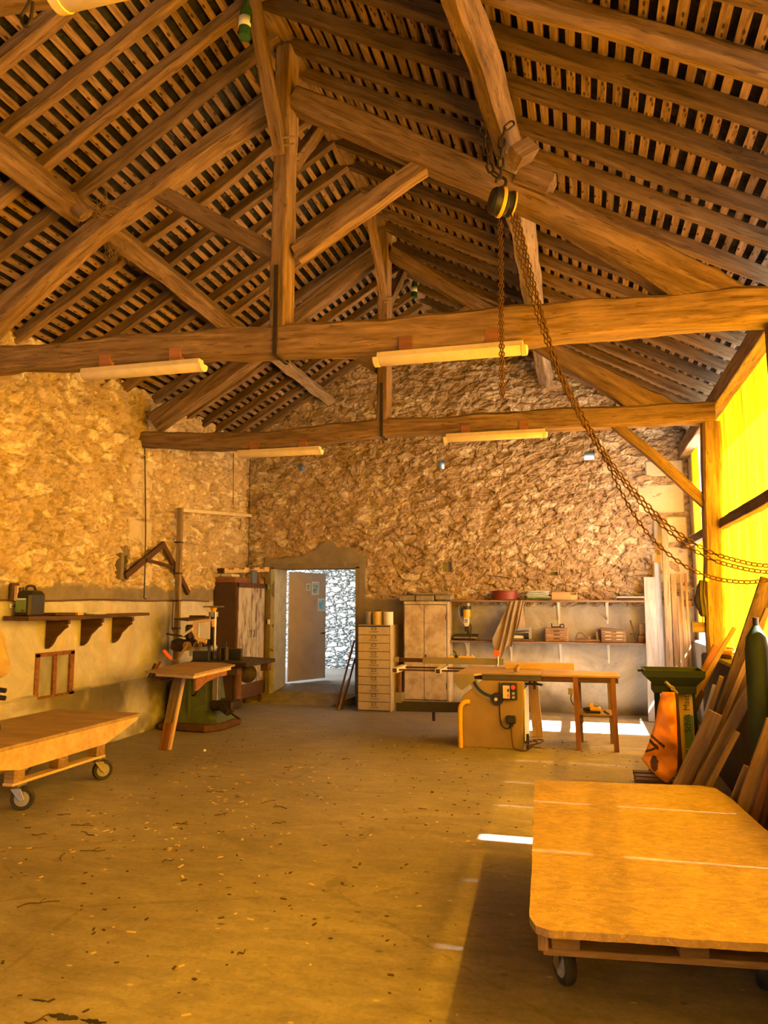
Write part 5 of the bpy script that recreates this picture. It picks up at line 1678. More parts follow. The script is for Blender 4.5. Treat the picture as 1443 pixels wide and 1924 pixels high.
tag(o, 'dusty beige cloth hanging from the upper shelf over the lower one', 'cloth')

sd = thing('bench_sander', 'small grey bench machine on the lower shelf half under the cloth', 'bench machine', (-0.84, 11.0, LS))
bx('base_board', (-0.99, 10.93, LS + 0.006), (-0.66, 11.13, LS + 0.028), 'plank', sd)
bm = new_bm()
prism(bm, [(-0.93, 10.98, LS + 0.11), (-0.73, 10.98, LS + 0.13), (-0.715, 10.98, LS + 0.20), (-0.70, 10.98, LS + 0.21), (-0.70, 10.98, LS + 0.03), (-0.73, 10.98, LS + 0.03), (-0.74, 10.98, LS + 0.11)], (0, 0.12, 0))
obj('frame', bm, 'grey_metal', sd)
bm = new_bm()
prism(bm, [(-0.93, 10.97, LS + 0.145), (-0.72, 10.97, LS + 0.165), (-0.72, 10.97, LS + 0.195), (-0.90, 10.97, LS + 0.19)], (0, 0.13, 0))
obj('hood', bm, 'grey_metal', sd)
cy('roller', (-0.95, 10.99, LS + 0.055), (-0.80, 10.99, LS + 0.055), 0.025, 'white', sd)
cy('motor', (-0.80, 10.99, LS + 0.075), (-0.735, 10.99, LS + 0.075), 0.04, 'black', sd)

def chest(x0, x1, hgt, label, lid, dark):
    t = thing('drawer_chest', label, 'drawer chest', ((x0 + x1) / 2, 11.0, LS), 'little drawer chests on the lower shelf')
    m = 'shelf' if dark else 'chest_wood'
    bx('carcass', (x0, 10.945, LS + 0.004), (x1, 11.14, LS + hgt), m, t, 0.003)
    n = 3
    hh = (hgt - 0.03) / n
    for k in range(n):
        z0 = LS + 0.014 + k * hh
        d = bx('drawer', (x0 + 0.012, 10.938, z0), (x1 - 0.012, 10.95, z0 + hh - 0.006), 'chest_wood', t, 0.002)
        for hx in ([(x0 + x1) / 2] if not dark else [x0 + (x1 - x0) * 0.28, x0 + (x1 - x0) * 0.74]):
            bx('label_slot', (hx - 0.04, 10.932, z0 + hh * 0.4), (hx + 0.04, 10.94, z0 + hh * 0.72), 'shelf_dark' if not dark else 'plank_new', d, 0.001)
    if lid:
        bm = new_bm()
        prism(bm, [(x0 - 0.008, 10.935, LS + hgt), (x1 + 0.008, 10.935, LS + hgt - 0.03), (x1 + 0.008, 10.935, LS + hgt - 0.015), (x0 + 0.03, 10.935, LS + hgt + 0.022), (x0 - 0.008, 10.935, LS + hgt + 0.018)], (0, 0.21, 0))
        obj('lid', bm, 'shelf', t)
chest(-0.505, -0.195, 0.185, 'light little chest of three drawers on the lower shelf', False, False)
chest(0.245, 0.565, 0.175, 'darker weathered chest of three drawers on the lower shelf', True, True)
t = thing('hand_tool', 'black cranked hand tool lying on the light drawer chest', 'hand tool', (-0.35, 11.02, LS + 0.185))
tb('arm', [(-0.41, 11.0, LS + 0.198), (-0.30, 11.0, LS + 0.203)], 0.009, 'iron', t)
cy('stem', (-0.415, 11.0, LS + 0.19), (-0.415, 11.0, LS + 0.25), 0.009, 'iron', t)
bm = new_bm()
tube(bm, [(-0.275 + 0.027 * math.cos(a), 11.0, LS + 0.213 + 0.027 * math.sin(a)) for a in [2 * PI * k / 16 for k in range(16)]], 0.008, 6, True)
obj('ring', bm, 'iron', t, 0, True)
t = thing('wooden_plane', 'old wooden plane with an arched handle on the lower shelf', 'wood plane', (-0.02, 11.0, LS))
bm = new_bm()
prism(bm, [(-0.10, 10.97, LS + 0.006), (0.065, 10.97, LS + 0.006), (0.065, 10.97, LS + 0.05), (-0.02, 10.97, LS + 0.055), (-0.085, 10.97, LS + 0.05), (-0.105, 10.97, LS + 0.075)], (0, 0.07, 0))
obj('plane_body', bm, 'shelf', t)
tb('arched_handle', smooth_path([(-0.085, 11.0, LS + 0.05), (-0.07, 11.0, LS + 0.11), (-0.02, 11.0, LS + 0.125), (0.03, 11.0, LS + 0.09), (0.05, 11.0, LS + 0.05)], 5), 0.010, 'shelf', t)
t = thing('wooden_clamp', 'small wooden clamp between the plane and dark chest', 'clamp', (0.15, 11.0, LS))
bx('clamp_bar', (0.06, 10.98, LS + 0.006), (0.235, 11.02, LS + 0.035), 'chest_wood', t)
br('clamp_jaw', (0.195, 11.0, LS + 0.035), (0.185, 11.0, LS + 0.15), 0.03, 0.025, 'oak_pale', t, up=(0, 1, 0))
br('clamp_jaw', (0.085, 11.0, LS + 0.035), (0.095, 11.0, LS + 0.075), 0.03, 0.025, 'chest_wood', t, up=(0, 1, 0))
t = thing('plane_blank', 'dark upright wooden gauge crossing at the right of the lower shelf', 'wooden gauge', (0.68, 11.0, LS))
br('gauge_stem', (0.705, 10.98, LS + 0.006), (0.635, 11.0, LS + 0.30), 0.022, 0.02, 'shelf_dark', t, up=(0, 1, 0))
br('gauge_bar', (0.62, 10.985, LS + 0.115), (0.72, 10.985, LS + 0.125), 0.02, 0.018, 'shelf_dark', t)
o = bx('wood_block', (0.725, 10.95, LS + 0.002), (0.825, 11.10, LS + 0.10), 'plank_red', None, 0.004)
tag(o, 'reddish wood block at the right end of the lower shelf', 'wood block')
o = bx('wood_block', (0.745, 10.97, LS + 0.101), (0.825, 11.08, LS + 0.26), 'plank', None, 0.004)
tag(o, 'upright wood block stacked on the reddish block, lower shelf', 'wood block')

# ------------------------------------------------------------------ sliding table saw
sw = thing('table_saw', 'mustard yellow sliding table saw with control box and long fence', 'table saw', (-0.95, 8.6, 0.0))
ZT = 0.775
bm = new_bm()
prism(bm, [(-1.285, 8.35, 0.0), (-0.64, 8.35, 0.0), (-0.625, 8.35, 0.70), (-1.07, 8.35, 0.70), (-1.275, 8.35, 0.535), (-1.285, 8.35, 0.50)], (0, 0.62, 0))
obj('cabinet', bm, 'mustard', sw, 0.006)
bx('side_strip', (-0.628, 8.37, 0.05), (-0.612, 8.93, 0.62), 'white', sw)
bm = new_bm()
prism(bm, [(-1.36, 8.30, ZT - 0.022), (-1.14, 8.30, ZT - 0.022), (-1.06, 8.47, ZT - 0.022), (-0.45, 8.47, ZT - 0.022), (-0.45, 9.30, ZT - 0.022), (-1.34, 9.30, ZT - 0.022)], (0, 0, 0.022))
obj('table_top', bm, 'table_wood', sw, 0.003)
bm = new_bm()
prism(bm, [(-1.36, 8.285, ZT - 0.004), (-1.14, 8.285, ZT - 0.004), (-1.14, 8.285, 0.70), (-1.27, 8.285, 0.605), (-1.29, 8.285, 0.61), (-1.36, 8.285, 0.69)], (0, 0.014, 0))
obj('table_end_plate', bm, 'olive', sw, 0.002)
bx('table_rail', (-1.08, 8.445, ZT - 0.075), (-0.44, 8.468, ZT - 0.012), 'olive_dark', sw)
bx('table_lip', (-1.08, 8.43, ZT - 0.016), (-0.46, 8.468, ZT - 0.002), 'olive', sw)
bx('table_under', (-1.20, 8.50, 0.70), (-0.55, 9.2, ZT - 0.022), 'olive_dark', sw)
# tilt scale with hand wheel
bm = new_bm()
pc = V((-0.93, 8.34, 0.78))
a0, a1 = math.radians(198), math.radians(262)
arc = lambda r: [pc + V((r * math.cos(a0 + (a1 - a0) * k / 14), 0, r * math.sin(a0 + (a1 - a0) * k / 14))) for k in range(15)]
prism(bm, arc(0.20) + list(reversed(arc(0.285))), (0, 0.012, 0))
obj('tilt_scale', bm, 'olive', sw)
bm = new_bm()
arc2 = lambda r: [p + V((0, -0.004, 0)) for p in arc(r)]
prism(bm, arc2(0.222) + list(reversed(arc2(0.255))), (0, 0.005, 0))
obj('scale_slot', bm, 'black', sw)
bm = new_bm()
lathe(bm, (-0.905, 8.35, 0.515), [(0.02, 0), (0.062, 0.005), (0.068, 0.018), (0.062, 0.032), (0.045, 0.034), (0.042, 0.02), (0.002, 0.02)], (0, -1, 0), 26)
obj('hand_wheel', bm, 'black', sw, 0, True, sm_angle=0.6)
cy('wheel_knob', (-0.915, 8.33, 0.515), (-0.915, 8.305, 0.515), 0.018, 'cream', sw)
# control box
cbx = bx('control_box', (-0.845, 8.29, 0.515), (-0.69, 8.35, 0.69), 'black', sw, 0.006)
bx('meter_plate', (-0.838, 8.284, 0.53), (-0.765, 8.292, 0.665), 'cream', cbx, 0.002)
bx('meter_window', (-0.79, 8.281, 0.60), (-0.773, 8.285, 0.63), 'black', cbx, 0)
bx('orange_switch', (-0.79, 8.278, 0.545), (-0.772, 8.285, 0.58), 'orange', cbx, 0.001)
cy('stop_button', (-0.728, 8.292, 0.647), (-0.728, 8.268, 0.647), 0.023, 'red_bright', cbx)
for z in (0.585, 0.545):
    cy('round_knob', (-0.727, 8.292, z), (-0.727, 8.272, z), 0.015, 'grey_metal', cbx)
bx('plug_box', (-0.81, 8.295, 0.265), (-0.71, 8.35, 0.35), 'black', sw, 0.012)
cy('plug_gland', (-0.757, 8.32, 0.265), (-0.757, 8.32, 0.235), 0.018, 'black', sw)
tb('control_cable', smooth_path([(-0.875, 8.335, 0.69), (-0.88, 8.335, 0.5), (-0.875, 8.335, 0.32), (-0.85, 8.33, 0.235), (-0.80, 8.325, 0.215), (-0.765, 8.32, 0.235)], 6), 0.007, 'dark_cable', sw)
pc_ = [(-0.757, 8.32, 0.235), (-0.75, 8.31, 0.10), (-0.735, 8.29, 0.03), (-0.69, 8.26, 0.011), (-0.62, 8.25, 0.011), (-0.58, 8.30, 0.02)]
for k in range(26):
    a = 2 * PI * k / 10 + 0.4
    pc_.append((-0.56 + (0.07 + 0.012 * math.sin(k * 2.3)) * math.cos(a) + 0.003 * k, 8.31 + (0.05 + 0.01 * math.sin(k)) * math.sin(a), 0.02 + 0.07 * (0.5 + 0.5 * math.sin(a * 0.5 + 1)) + 0.001 * k))
tb('coiled_cable', smooth_path(pc_, 4), 0.0075, 'cable', sw)
bx('cable_plug', (-0.605, 8.29, 0.01), (-0.575, 8.33, 0.17), 'black', sw, 0.006)
# bent yellow pipe stand
tb('pipe_leg', smooth_path([(-1.20, 8.34, 0.475), (-1.245, 8.325, 0.475), (-1.28, 8.315, 0.45), (-1.298, 8.31, 0.40), (-1.30, 8.31, 0.2), (-1.298, 8.31, 0.0)], 6), 0.026, 'yellow', sw, 14)
# crank on the right
tb('crank_shaft', [(-0.63, 8.6, 0.655), (-0.52, 8.6, 0.655)], 0.012, 'iron', sw)
tb('crank_arm', [(-0.525, 8.6, 0.72), (-0.525, 8.6, 0.60)], 0.013, 'iron', sw)
cy('crank_grip', (-0.51, 8.59, 0.66), (-0.44, 8.57, 0.65), 0.013, 'black', sw)
tb('crank_hook', smooth_path([(-0.57, 8.6, 0.66), (-0.575, 8.6, 0.70), (-0.56, 8.6, 0.735), (-0.53, 8.6, 0.74)], 4), 0.010, 'iron', sw)
# crosscut fence and its yellow stops
fz = 0.825
br('fence_beam', (-1.93, 9.40, fz), (-0.93, 9.40, fz), 0.03, 0.075, 'olive', sw)
br('fence_extension', (-2.25, 9.405, fz), (-1.93, 9.405, fz), 0.02, 0.05, 'shelf_dark', sw)
bx('fence_end_block', (-2.30, 9.38, fz - 0.03), (-2.235, 9.43, fz + 0.035), 'olive', sw)
for x0, x1 in ((-1.60, -1.535), (-1.485, -1.285)):
    bx('fence_stop', (x0, 9.385, fz + 0.038), (x1, 9.415, fz + 0.062), 'yellow', sw)
for x in (-1.57, -1.46, -1.385, -1.32):
    cy('stop_knob', (x, 9.40, fz + 0.06), (x, 9.40, fz + 0.085), 0.013, 'steel', sw)
bx('stop_clamp', (-1.53, 9.38, fz + 0.038), (-1.49, 9.42, fz + 0.07), 'black', sw)
tb('clamp_lever', [(-1.51, 9.40, fz + 0.065), (-1.515, 9.395, fz + 0.10), (-1.545, 9.39, fz + 0.125)], 0.010, 'black', sw)
# outrigger frame
oz = 0.735
for x in (-2.18, -1.66):
    bm = new_bm()
    for a, b in (((-0.032, -0.03), (0.032, -0.024)), ((-0.032, 0.024), (0.032, 0.03)), ((-0.032, -0.03), (-0.026, 0.03)), ((0.026, -0.03), (0.032, 0.03))):
        box2(bm, (x + a[0], 8.95, oz + a[1]), (x + b[0], 9.46, oz + b[1]))
    obj('outrigger_tube', bm, 'cream', sw)
    bx('tube_plug', (x - 0.026, 8.955, oz - 0.024), (x + 0.026, 9.0, oz + 0.024), 'black', sw)
for y, z in ((9.05, oz), (9.42, oz)):
    br('outrigger_rail', (-2.16, y, z), (-1.2, y, z), 0.03, 0.02, 'shelf_dark', sw)
bx('swing_post', (-2.20, 9.2, 0.36), (-2.165, 9.26, oz - 0.03), 'plank_red', sw)
bx('swing_knuckle', (-2.23, 9.16, 0.33), (-2.14, 9.30, 0.45), 'olive', sw, 0.004)
bm = new_bm()
prism(bm, [(-2.22, 9.20, 0.225), (-1.28, 8.80, 0.295), (-1.28, 8.80, 0.405), (-2.22, 9.20, 0.345)], (0.03, 0.06, 0))
obj('swing_arm', bm, 'olive_dark', sw, 0.004)
cy('swing_foot', (-1.72, 9.0, 0.26), (-1.72, 9.0, 0.16), 0.018, 'iron', sw)
o = thing('fence_flip_stop', 'small orange flip stop clamped on the end of the saw fence', 'stop', (-1.02, 9.38, ZT + 0.0))
bm = new_bm()
prism(bm, [(-1.045, 9.362, 0.885), (-0.99, 9.362, 0.89), (-0.97, 9.362, 0.935), (-0.98, 9.362, 0.96), (-1.045, 9.362, 0.965)], (0, 0.03, 0))
obj('stop_body', bm, 'orange', o, 0.003)
tb('stop_finger', [(-1.0, 9.352, 0.89), (-0.995, 9.32, 0.80), (-1.01, 9.30, 0.782)], 0.012, 'steel', o)
o = bx('wood_board', (-0.88, 9.02, ZT + 0.001), (-0.105, 9.10, ZT + 0.075), 'plank_new', None, 0.002)
tag(o, 'long pale board lying on edge across the back of the saw table', 'board')
o = br('wood_wedge', (-0.72, 8.52, ZT + 0.020), (-0.70, 8.66, ZT + 0.05), 0.04, 0.04, 'plank', None)
o.location.z += 0.012
tag(o, 'small wooden push block on the saw table by the front edge', 'wood block')

# ------------------------------------------------------------------ outfeed table
ot = thing('outfeed_table', 'brown wooden outfeed table on four legs beside the yellow saw', 'table', (0.1, 8.65, 0.0))
bx('table_top', (-0.44, 8.43, ZT - 0.022), (0.365, 8.98, ZT), 'table_wood', ot, 0.003)
bx('apron', (-0.44, 8.44, ZT - 0.075), (0.345, 8.47, ZT - 0.022), 'shelf_dark', ot)
for x, y, s in ((-0.085, 8.46, 0), (0.295, 8.46, 0), (-0.06, 8.95, 0), (0.275, 8.95, 0)):
    br('leg', (x + 0.012, y, 0.0), (x - 0.005, y, ZT - 0.022), 0.05, 0.045, 'plank_red' if y < 8.7 else 'plank', ot, up=(0, 1, 0))
bx('lower_shelf', (-0.06, 8.46, 0.345), (0.28, 8.94, 0.368), 'plank', ot)
bx('shelf_cleat', (-0.055, 8.435, 0.28), (-0.02, 8.46, 0.37), 'shelf_dark', ot)
bx('socket_box', (-0.165, 8.42, 0.575), (-0.115, 8.45, 0.64), 'olive', ot, 0.005)
tb('socket_cable', smooth_path([(-0.135, 8.43, 0.58), (-0.14, 8.42, 0.52), (-0.115, 8.42, 0.47)], 5), 0.006, 'dark_cable', ot)
rt = thing('router', 'small yellow power tool on the lower shelf of the outfeed table', 'power tool', (0.09, 8.6, 0.368))
bx('base', (0.0, 8.56, 0.369), (0.16, 8.66, 0.392), 'black', rt, 0.006)
bx('body', (0.05, 8.57, 0.392), (0.165, 8.65, 0.43), 'yellow', rt, 0.008)
bx('tower', (0.045, 8.58, 0.43), (0.085, 8.64, 0.475), 'yellow', rt, 0.005)
bx('motor', (0.10, 8.585, 0.43), (0.14, 8.64, 0.455), 'grey_metal', rt, 0.005)
cy('nose', (0.05, 8.61, 0.41), (-0.02, 8.61, 0.40), 0.018, 'iron', rt)
t = thing('chisel', 'thin dark tool lying slanted on the lower shelf of the outfeed table', 'tool', (0.21, 8.6, 0.37))
tb('shaft', [(0.20, 8.75, 0.376), (0.24, 8.52, 0.378)], 0.007, 'iron', t)
o = br('leaning_plank', (-0.53, 9.16, 0.0), (-0.585, 9.12, 0.752), 0.115, 0.022, 'plank_new', None, up=(0, -1, 0))
tag(o, 'pale plank standing on the sunlit floor behind the saw', 'plank')

# ------------------------------------------------------------------ planks standing in the far right corner
def stand(x0, y0, x1, y1, z1, w, th, mat, lab, grp='planks standing in the far right corner'):
    o = br('standing_plank', (x0, y0, 0.0), (x1, y1, z1), w, th, mat, None, up=(0.0, -1, 0.15), bev=0.003)
    tag(o, lab, 'plank', grp)
stand(0.865, 10.66, 0.905, 11.05, 1.88, 0.145, 0.03, 'plank_grey', 'wide pale grey plank standing at the end of the shelves')
stand(0.985, 10.72, 1.02, 11.08, 2.08, 0.085, 0.028, 'plank_grey', 'narrow grey plank just right of the wide grey one')
stand(1.085, 10.70, 1.135, 11.10, 2.74, 0.085, 0.03, 'oak_pale', 'tallest brown plank standing in the far right corner')
for k, (px, h_, w, m, lab) in enumerate((
        (1.215, 1.92, 0.07, 'plank', 'amber plank right beside the tallest brown plank, leaning left'),
        (1.29, 1.62, 0.075, 'plank_new', 'pale orange plank, third from the tallest brown one'),
        (1.315, 1.92, 0.035, 'plank', 'thin amber batten behind the pale orange plank'),
        (1.345, 1.30, 0.05, 'plank_new', 'short pale batten at the foot of the thin amber battens'),
        (1.375, 1.93, 0.032, 'plank', 'thin amber batten nearest the yellow sheet in the corner'))):
    stand(px - 0.03, 10.72 - 0.07 * (k % 3), px, 11.06, h_, w, 0.022, m, lab)
o = br('wood_block', (1.31, 11.11, 1.52), (1.43, 11.11, 1.52), 0.13, 0.075, 'plank_red', None)
tag(o, 'reddish wood block fixed to the right end of the gable wall', 'wood block')
t = thing('cross_bracket', 'thick orange wooden block bracketed to the far oak post', 'wooden bracket', (1.2, 8.2, 1.25))
bx('bracket_block', (1.065, 8.155, 1.245), (1.180, 8.245, 1.345), 'plank', t, 0.005)
bx('bracket_cap', (1.055, 8.15, 1.24), (1.0645, 8.25, 1.35), 'grey_metal', t)
hb_ = thing('hanging_harness', 'dark leather straps hanging from a peg on the far oak post', 'harness', (1.16, 8.1, 1.4))
bm = new_bm()
rr = random.Random(4)
rs = []
for i in range(12):
    z = 1.76 - 0.36 * i / 11
    w = 0.028 + 0.025 * math.sin(PI * i / 11) + rr.uniform(-0.008, 0.008)
    rs.append([(1.155 - 0.02 * math.sin(PI * i / 11) + w * math.cos(a), 8.10 + 0.02 * math.sin(a), z) for a in [2 * PI * k / 10 for k in range(10)]])
rings(bm, rs)
obj('leather_bundle', bm, 'black', hb_, 0, True)
for dx in (-0.02, 0.015):
    tb('strap', smooth_path([(1.16 + dx, 8.08, 1.76), (1.15 + dx, 8.07, 1.6), (1.165 + dx, 8.075, 1.42), (1.16 + dx, 8.08, 1.34)], 5), 0.006, 'locker_side', hb_)
cy('peg', (1.20, 8.11, 1.765), (1.20, 8.05, 1.765), 0.02, 'yellow', hb_)

# ------------------------------------------------------------------ green hopper stand with sacks
hp_ = thing('hopper_stand', 'dark green steel hopper on a stand, by the leaning lumber', 'hopper', (0.72, 6.9, 0.0))
def trough(z0, x0, x1, y0, y1, z1, X0, X1, Y0, Y1, th):
    bm = new_bm()
    a = [bm.verts.new(p) for p in ((x0, y0, z0), (x1, y0, z0), (x1, y1, z0), (x0, y1, z0))]
    b = [bm.verts.new(p) for p in ((X0, Y0, z1), (X1, Y0, z1), (X1, Y1, z1), (X0, Y1, z1))]
    c = [bm.verts.new(p) for p in ((X0 + th, Y0 + th, z1), (X1 - th, Y0 + th, z1), (X1 - th, Y1 - th, z1), (X0 + th, Y1 - th, z1))]
    d = [bm.verts.new(p) for p in ((x0 + th, y0 + th, z0 + th), (x1 - th, y0 + th, z0 + th), (x1 - th, y1 - th, z0 + th), (x0 + th, y1 - th, z0 + th))]
    for k in range(4):
        n = (k + 1) % 4
        bm.faces.new((a[k], a[n], b[n], b[k]))
        bm.faces.new((b[k], b[n], c[n], c[k]))
        bm.faces.new((c[k], c[n], d[n], d[k]))
    bm.faces.new(list(reversed(a)))
    bm.faces.new(d)
    return bm
obj('funnel', trough(0.855, 0.57, 0.885, 6.80, 7.05, 0.93, 0.49, 0.955, 6.76, 7.13, 0.012), 'green_dark', hp_)
obj('rim', trough(0.93, 0.49, 0.955, 6.76, 7.13, 0.985, 0.485, 0.96, 6.755, 7.135, 0.012), 'green_dark', hp_)
bx('gate_rod', (0.445, 6.95, 0.955), (0.49, 6.98, 0.972), 'green_dark', hp_)
bx('outlet_box', (0.555, 6.80, 0.795), (0.89, 7.05, 0.857), 'green_dark', hp_, 0.004)
br('upright', (0.735, 6.80, 0.06), (0.725, 6.82, 0.80), 0.045, 0.05, 'shelf_dark', hp_, up=(0, 1, 0))
br('upright', (0.905, 6.98, 0.06), (0.875, 6.98, 0.80), 0.045, 0.05, 'green_dark', hp_, up=(0, 1, 0))
br('upright', (0.60, 7.02, 0.06), (0.60, 7.02, 0.80), 0.045, 0.045, 'green_dark', hp_, up=(0, 1, 0))
tb('gate_lever', [(0.645, 6.74, 0.895), (0.69, 6.755, 0.85), (0.735, 6.77, 0.80)], 0.013, 'olive', hp_)
cy('lever_boss', (0.70, 6.78, 0.845), (0.70, 6.73, 0.845), 0.018, 'olive', hp_)
tb('sack_hook', smooth_path([(0.69, 6.77, 0.84), (0.665, 6.75, 0.82), (0.655, 6.74, 0.79), (0.67, 6.74, 0.765), (0.685, 6.745, 0.78)], 5), 0.008, 'iron', hp_)
for y in (6.72, 6.86, 7.0):
    br('base_slat', (0.38, y, 0.105), (0.95, y, 0.105), 0.10, 0.03, 'shelf_dark', hp_)
for x in (0.43, 0.88):
    br('base_runner', (x, 6.66, 0.05), (x, 7.06, 0.05), 0.08, 0.08, 'shelf_dark', hp_)

def sack(name, rows, yc, depth, seed, mat, mat2, pred, parent=None):
    """rows: (z, x left, x right); flattened bag with creases"""
    zs_ = np.array([r[0] for r in rows])
    bm = new_bm()
    n, m = 90, 120
    rs = []
    for j in range(m + 1):
        f = j / m
        z = rows[0][0] + (rows[-1][0] - rows[0][0]) * f
        l = np.interp(-z, -zs_, [r[1] for r in rows])
        r_ = np.interp(-z, -zs_, [r[2] for r in rows])
        dp = depth * (0.25 + 0.75 * math.sin(min(1, f * 1.4) * PI * 0.72)) * (0.4 if j == m else 1)
        sec = []
        for k in range(n):
            a = 2 * PI * k / n
            cx = (l + r_) / 2 + (r_ - l) / 2 * math.copysign(abs(math.cos(a)) ** 0.8, math.cos(a))
            cyy = yc + dp * math.copysign(abs(math.sin(a)) ** 0.9, math.sin(a))
            nz = noise.noise_vector(V((cx * 7 + seed, cyy * 7, z * 7)))
            nz2 = noise.noise_vector(V((cx * 19 + seed, cyy * 13, z * 15)))
            sec.append((cx + nz.x * 0.006, cyy + nz.y * 0.035 + nz2.y * 0.012, z + nz.z * 0.004))
        rs.append(sec)
    rings(bm, rs)
    bm.faces.ensure_lookup_table()
    o = obj(name, bm, mat, parent, 0, True)
    o.data.materials.append(M[mat2])
    off = o.matrix_basis.translation
    for p in o.data.polygons:
        c = p.center + off
        if p.normal.y < 0.2 and pred(c):
            p.material_index = 1
    return o
def oprint(c):
    u, w = c.x - 0.5, c.z
    return (0.455 < w + 0.9 * (c.x - 0.52) < 0.485 and 0.505 < c.x < 0.61) or (0.40 < w + 0.9 * (c.x - 0.52) < 0.435 and 0.49 < c.x < 0.56) or (0.355 < w - 0.5 * (c.x - 0.5) < 0.375 and c.x < 0.54) or (((c.x - 0.525) / 0.03) ** 2 + ((w - 0.26) / 0.06) ** 2 < 1)
o = sack('hanging_sack', [(0.82, 0.605, 0.705), (0.74, 0.585, 0.715), (0.60, 0.55, 0.715), (0.47, 0.51, 0.71), (0.34, 0.46, 0.705), (0.275, 0.43, 0.705), (0.22, 0.48, 0.70), (0.16, 0.54, 0.675), (0.115, 0.60, 0.63)], 6.67, 0.06, 3, 'sack_orange', 'shelf_dark', oprint)
tag(o, 'shiny orange plastic sack hanging on the hook of the green hopper stand', 'sack')
ysk = thing('printed_sack', 'yellow and green printed feed sack hanging between the hopper uprights', 'sack', (0.80, 6.90, 0.12))
bm = new_bm()
rings(bm, [[(x0 + 0.006 * math.sin(j), 6.872 + 0.004 * math.sin(j * 2), z), (x1, 6.872, z), (x1, 6.93, z), (x0, 6.93, z)] for j, (z, x0, x1) in enumerate(((0.79, 0.757, 0.862), (0.62, 0.755, 0.866), (0.45, 0.757, 0.868), (0.30, 0.758, 0.868), (0.15, 0.76, 0.865)))])
obj('sack_body', bm, 'sack_yellow', ysk)
bx('green_print', (0.794, 6.8665, 0.155), (0.862, 6.8705, 0.615), 'sack_green', ysk, 0)
bx('green_print', (0.794, 6.8640, 0.34), (0.862, 6.8660, 0.348), 'sack_yellow', ysk, 0)
def lettering(txt, size, p, parent, mat):
    cu = bpy.data.curves.new('lettering', 'FONT')
    cu.body = txt
    cu.size = size
    cu.extrude = 0.0006
    tmp = bpy.data.objects.new('lettering', cu)
    C.objects.link(tmp)
    bpy.context.view_layer.update()
    me = bpy.data.meshes.new_from_object(tmp.evaluated_get(bpy.context.evaluated_depsgraph_get()))
    bpy.data.objects.remove(tmp)
    me.materials.clear()
    me.materials.append(M[mat])
    o = bpy.data.objects.new('lettering', me)
    C.objects.link(o)
    o.parent = parent
    o.matrix_parent_inverse = basis(parent).inverted()
    o.matrix_basis = Matrix.Translation(V(p)) @ Matrix(((0, -1, 0), (0, 0, -1), (1, 0, 0))).to_4x4()
    return o
lettering('Schils', 0.068, (0.838, 6.8645, 0.475), ysk, 'ink')
lettering('Mast', 0.066, (0.838, 6.8690, 0.652), ysk, 'olive_dark')

# ------------------------------------------------------------------ lumber leaning on the low wall
def lean(x0, xt, zt, y, w, th, mat, lab):
    """board on edge: foot at (x0, y, 0), touching the wall edge at xt when 1.04 high"""
    s = (xt - x0) / 1.04
    d = V((s, 0, 1)).normalized()
    n = V((1, 0, -s)).normalized()
    a = V((x0, y, 0))
    foot = a - n * (w / 2)
    o = br('leaning_board', a - n * w * 0 + d * (abs(n.z) * w / 2), V((x0 + s * zt, y, zt)), w, th, mat, None, up=(0, -1, 0))
    tag(o, lab, 'board', 'lumber leaning on the low right wall')
lean(0.50, 1.01, 0.78, 5.85, 0.10, 0.03, 'plank', 'short wide brown board leaning nearest the hopper stand')
lean(0.70, 1.075, 1.71, 6.02, 0.125, 0.04, 'oak_dark', 'big dark weathered board leaning highest against the right wall')
lean(0.52, 1.08, 1.02, 5.50, 0.075, 0.03, 'plank', 'long light brown board leaning in the middle of the lumber')
lean(0.58, 1.10, 1.00, 5.56, 0.06, 0.03, 'plank_red', 'reddish board leaning just behind the light brown one')
lean(0.53, 1.08, 0.74, 5.30, 0.034, 0.03, 'plank', 'thin batten leaning in front of the dark gap')
lean(0.66, 1.10, 0.60, 4.92, 0.07, 0.03, 'plank', 'short board leaning by the right corner of the chipboard cart')
lean(0.69, 1.08, 0.89, 4.76, 0.085, 0.03, 'plank', 'board leaning at the right edge behind the short one')
lean(0.63, 1.075, 1.50, 5.93, 0.035, 0.03, 'plank', 'thin amber strip leaning in front of the big dark board')
lean(0.46, 1.08, 1.33, 7.08, 0.035, 0.025, 'plank', 'thin amber stick leaning across the foot of the far post')
lean(0.56, 1.09, 1.16, 7.28, 0.095, 0.03, 'plank_red', 'reddish short board leaning behind the hopper top')
lean(0.78, 1.11, 0.86, 6.95, 0.035, 0.025, 'plank_grey', 'greyish thin batten leaning behind the hopper stand')
lean(0.74, 1.11, 0.95, 6.75, 0.035, 0.025, 'plank', 'thin brown batten leaning behind the hopper stand, next to the grey one')
lean(0.62, 1.08, 0.80, 7.10, 0.06, 0.03, 'shelf_dark', 'dark board leaning lowest behind the hopper stand')
for k, (x0, y, zt, w, m) in enumerate(((0.74, 4.66, 0.80, 0.05, 'plank_red'), (0.80, 4.60, 0.84, 0.045, 'shelf_dark'), (0.84, 4.54, 0.86, 0.05, 'plank_red'), (0.86, 4.42, 0.90, 0.06, 'shelf_dark'), (0.88, 4.30, 0.95, 0.06, 'plank_red'), (0.90, 4.15, 0.95, 0.06, 'shelf_dark'))):
    lean(x0, 1.11, zt, y, w, 0.028, m, 'dark lumber board at the right edge beside the cart, %s in from the short board' % ordinal(k))
t = thing('dark_cylinder', 'dark olive cylinder standing upright by the lumber at the right edge', 'cylinder', (1.05, 5.25, 0.0))
bm = new_bm()
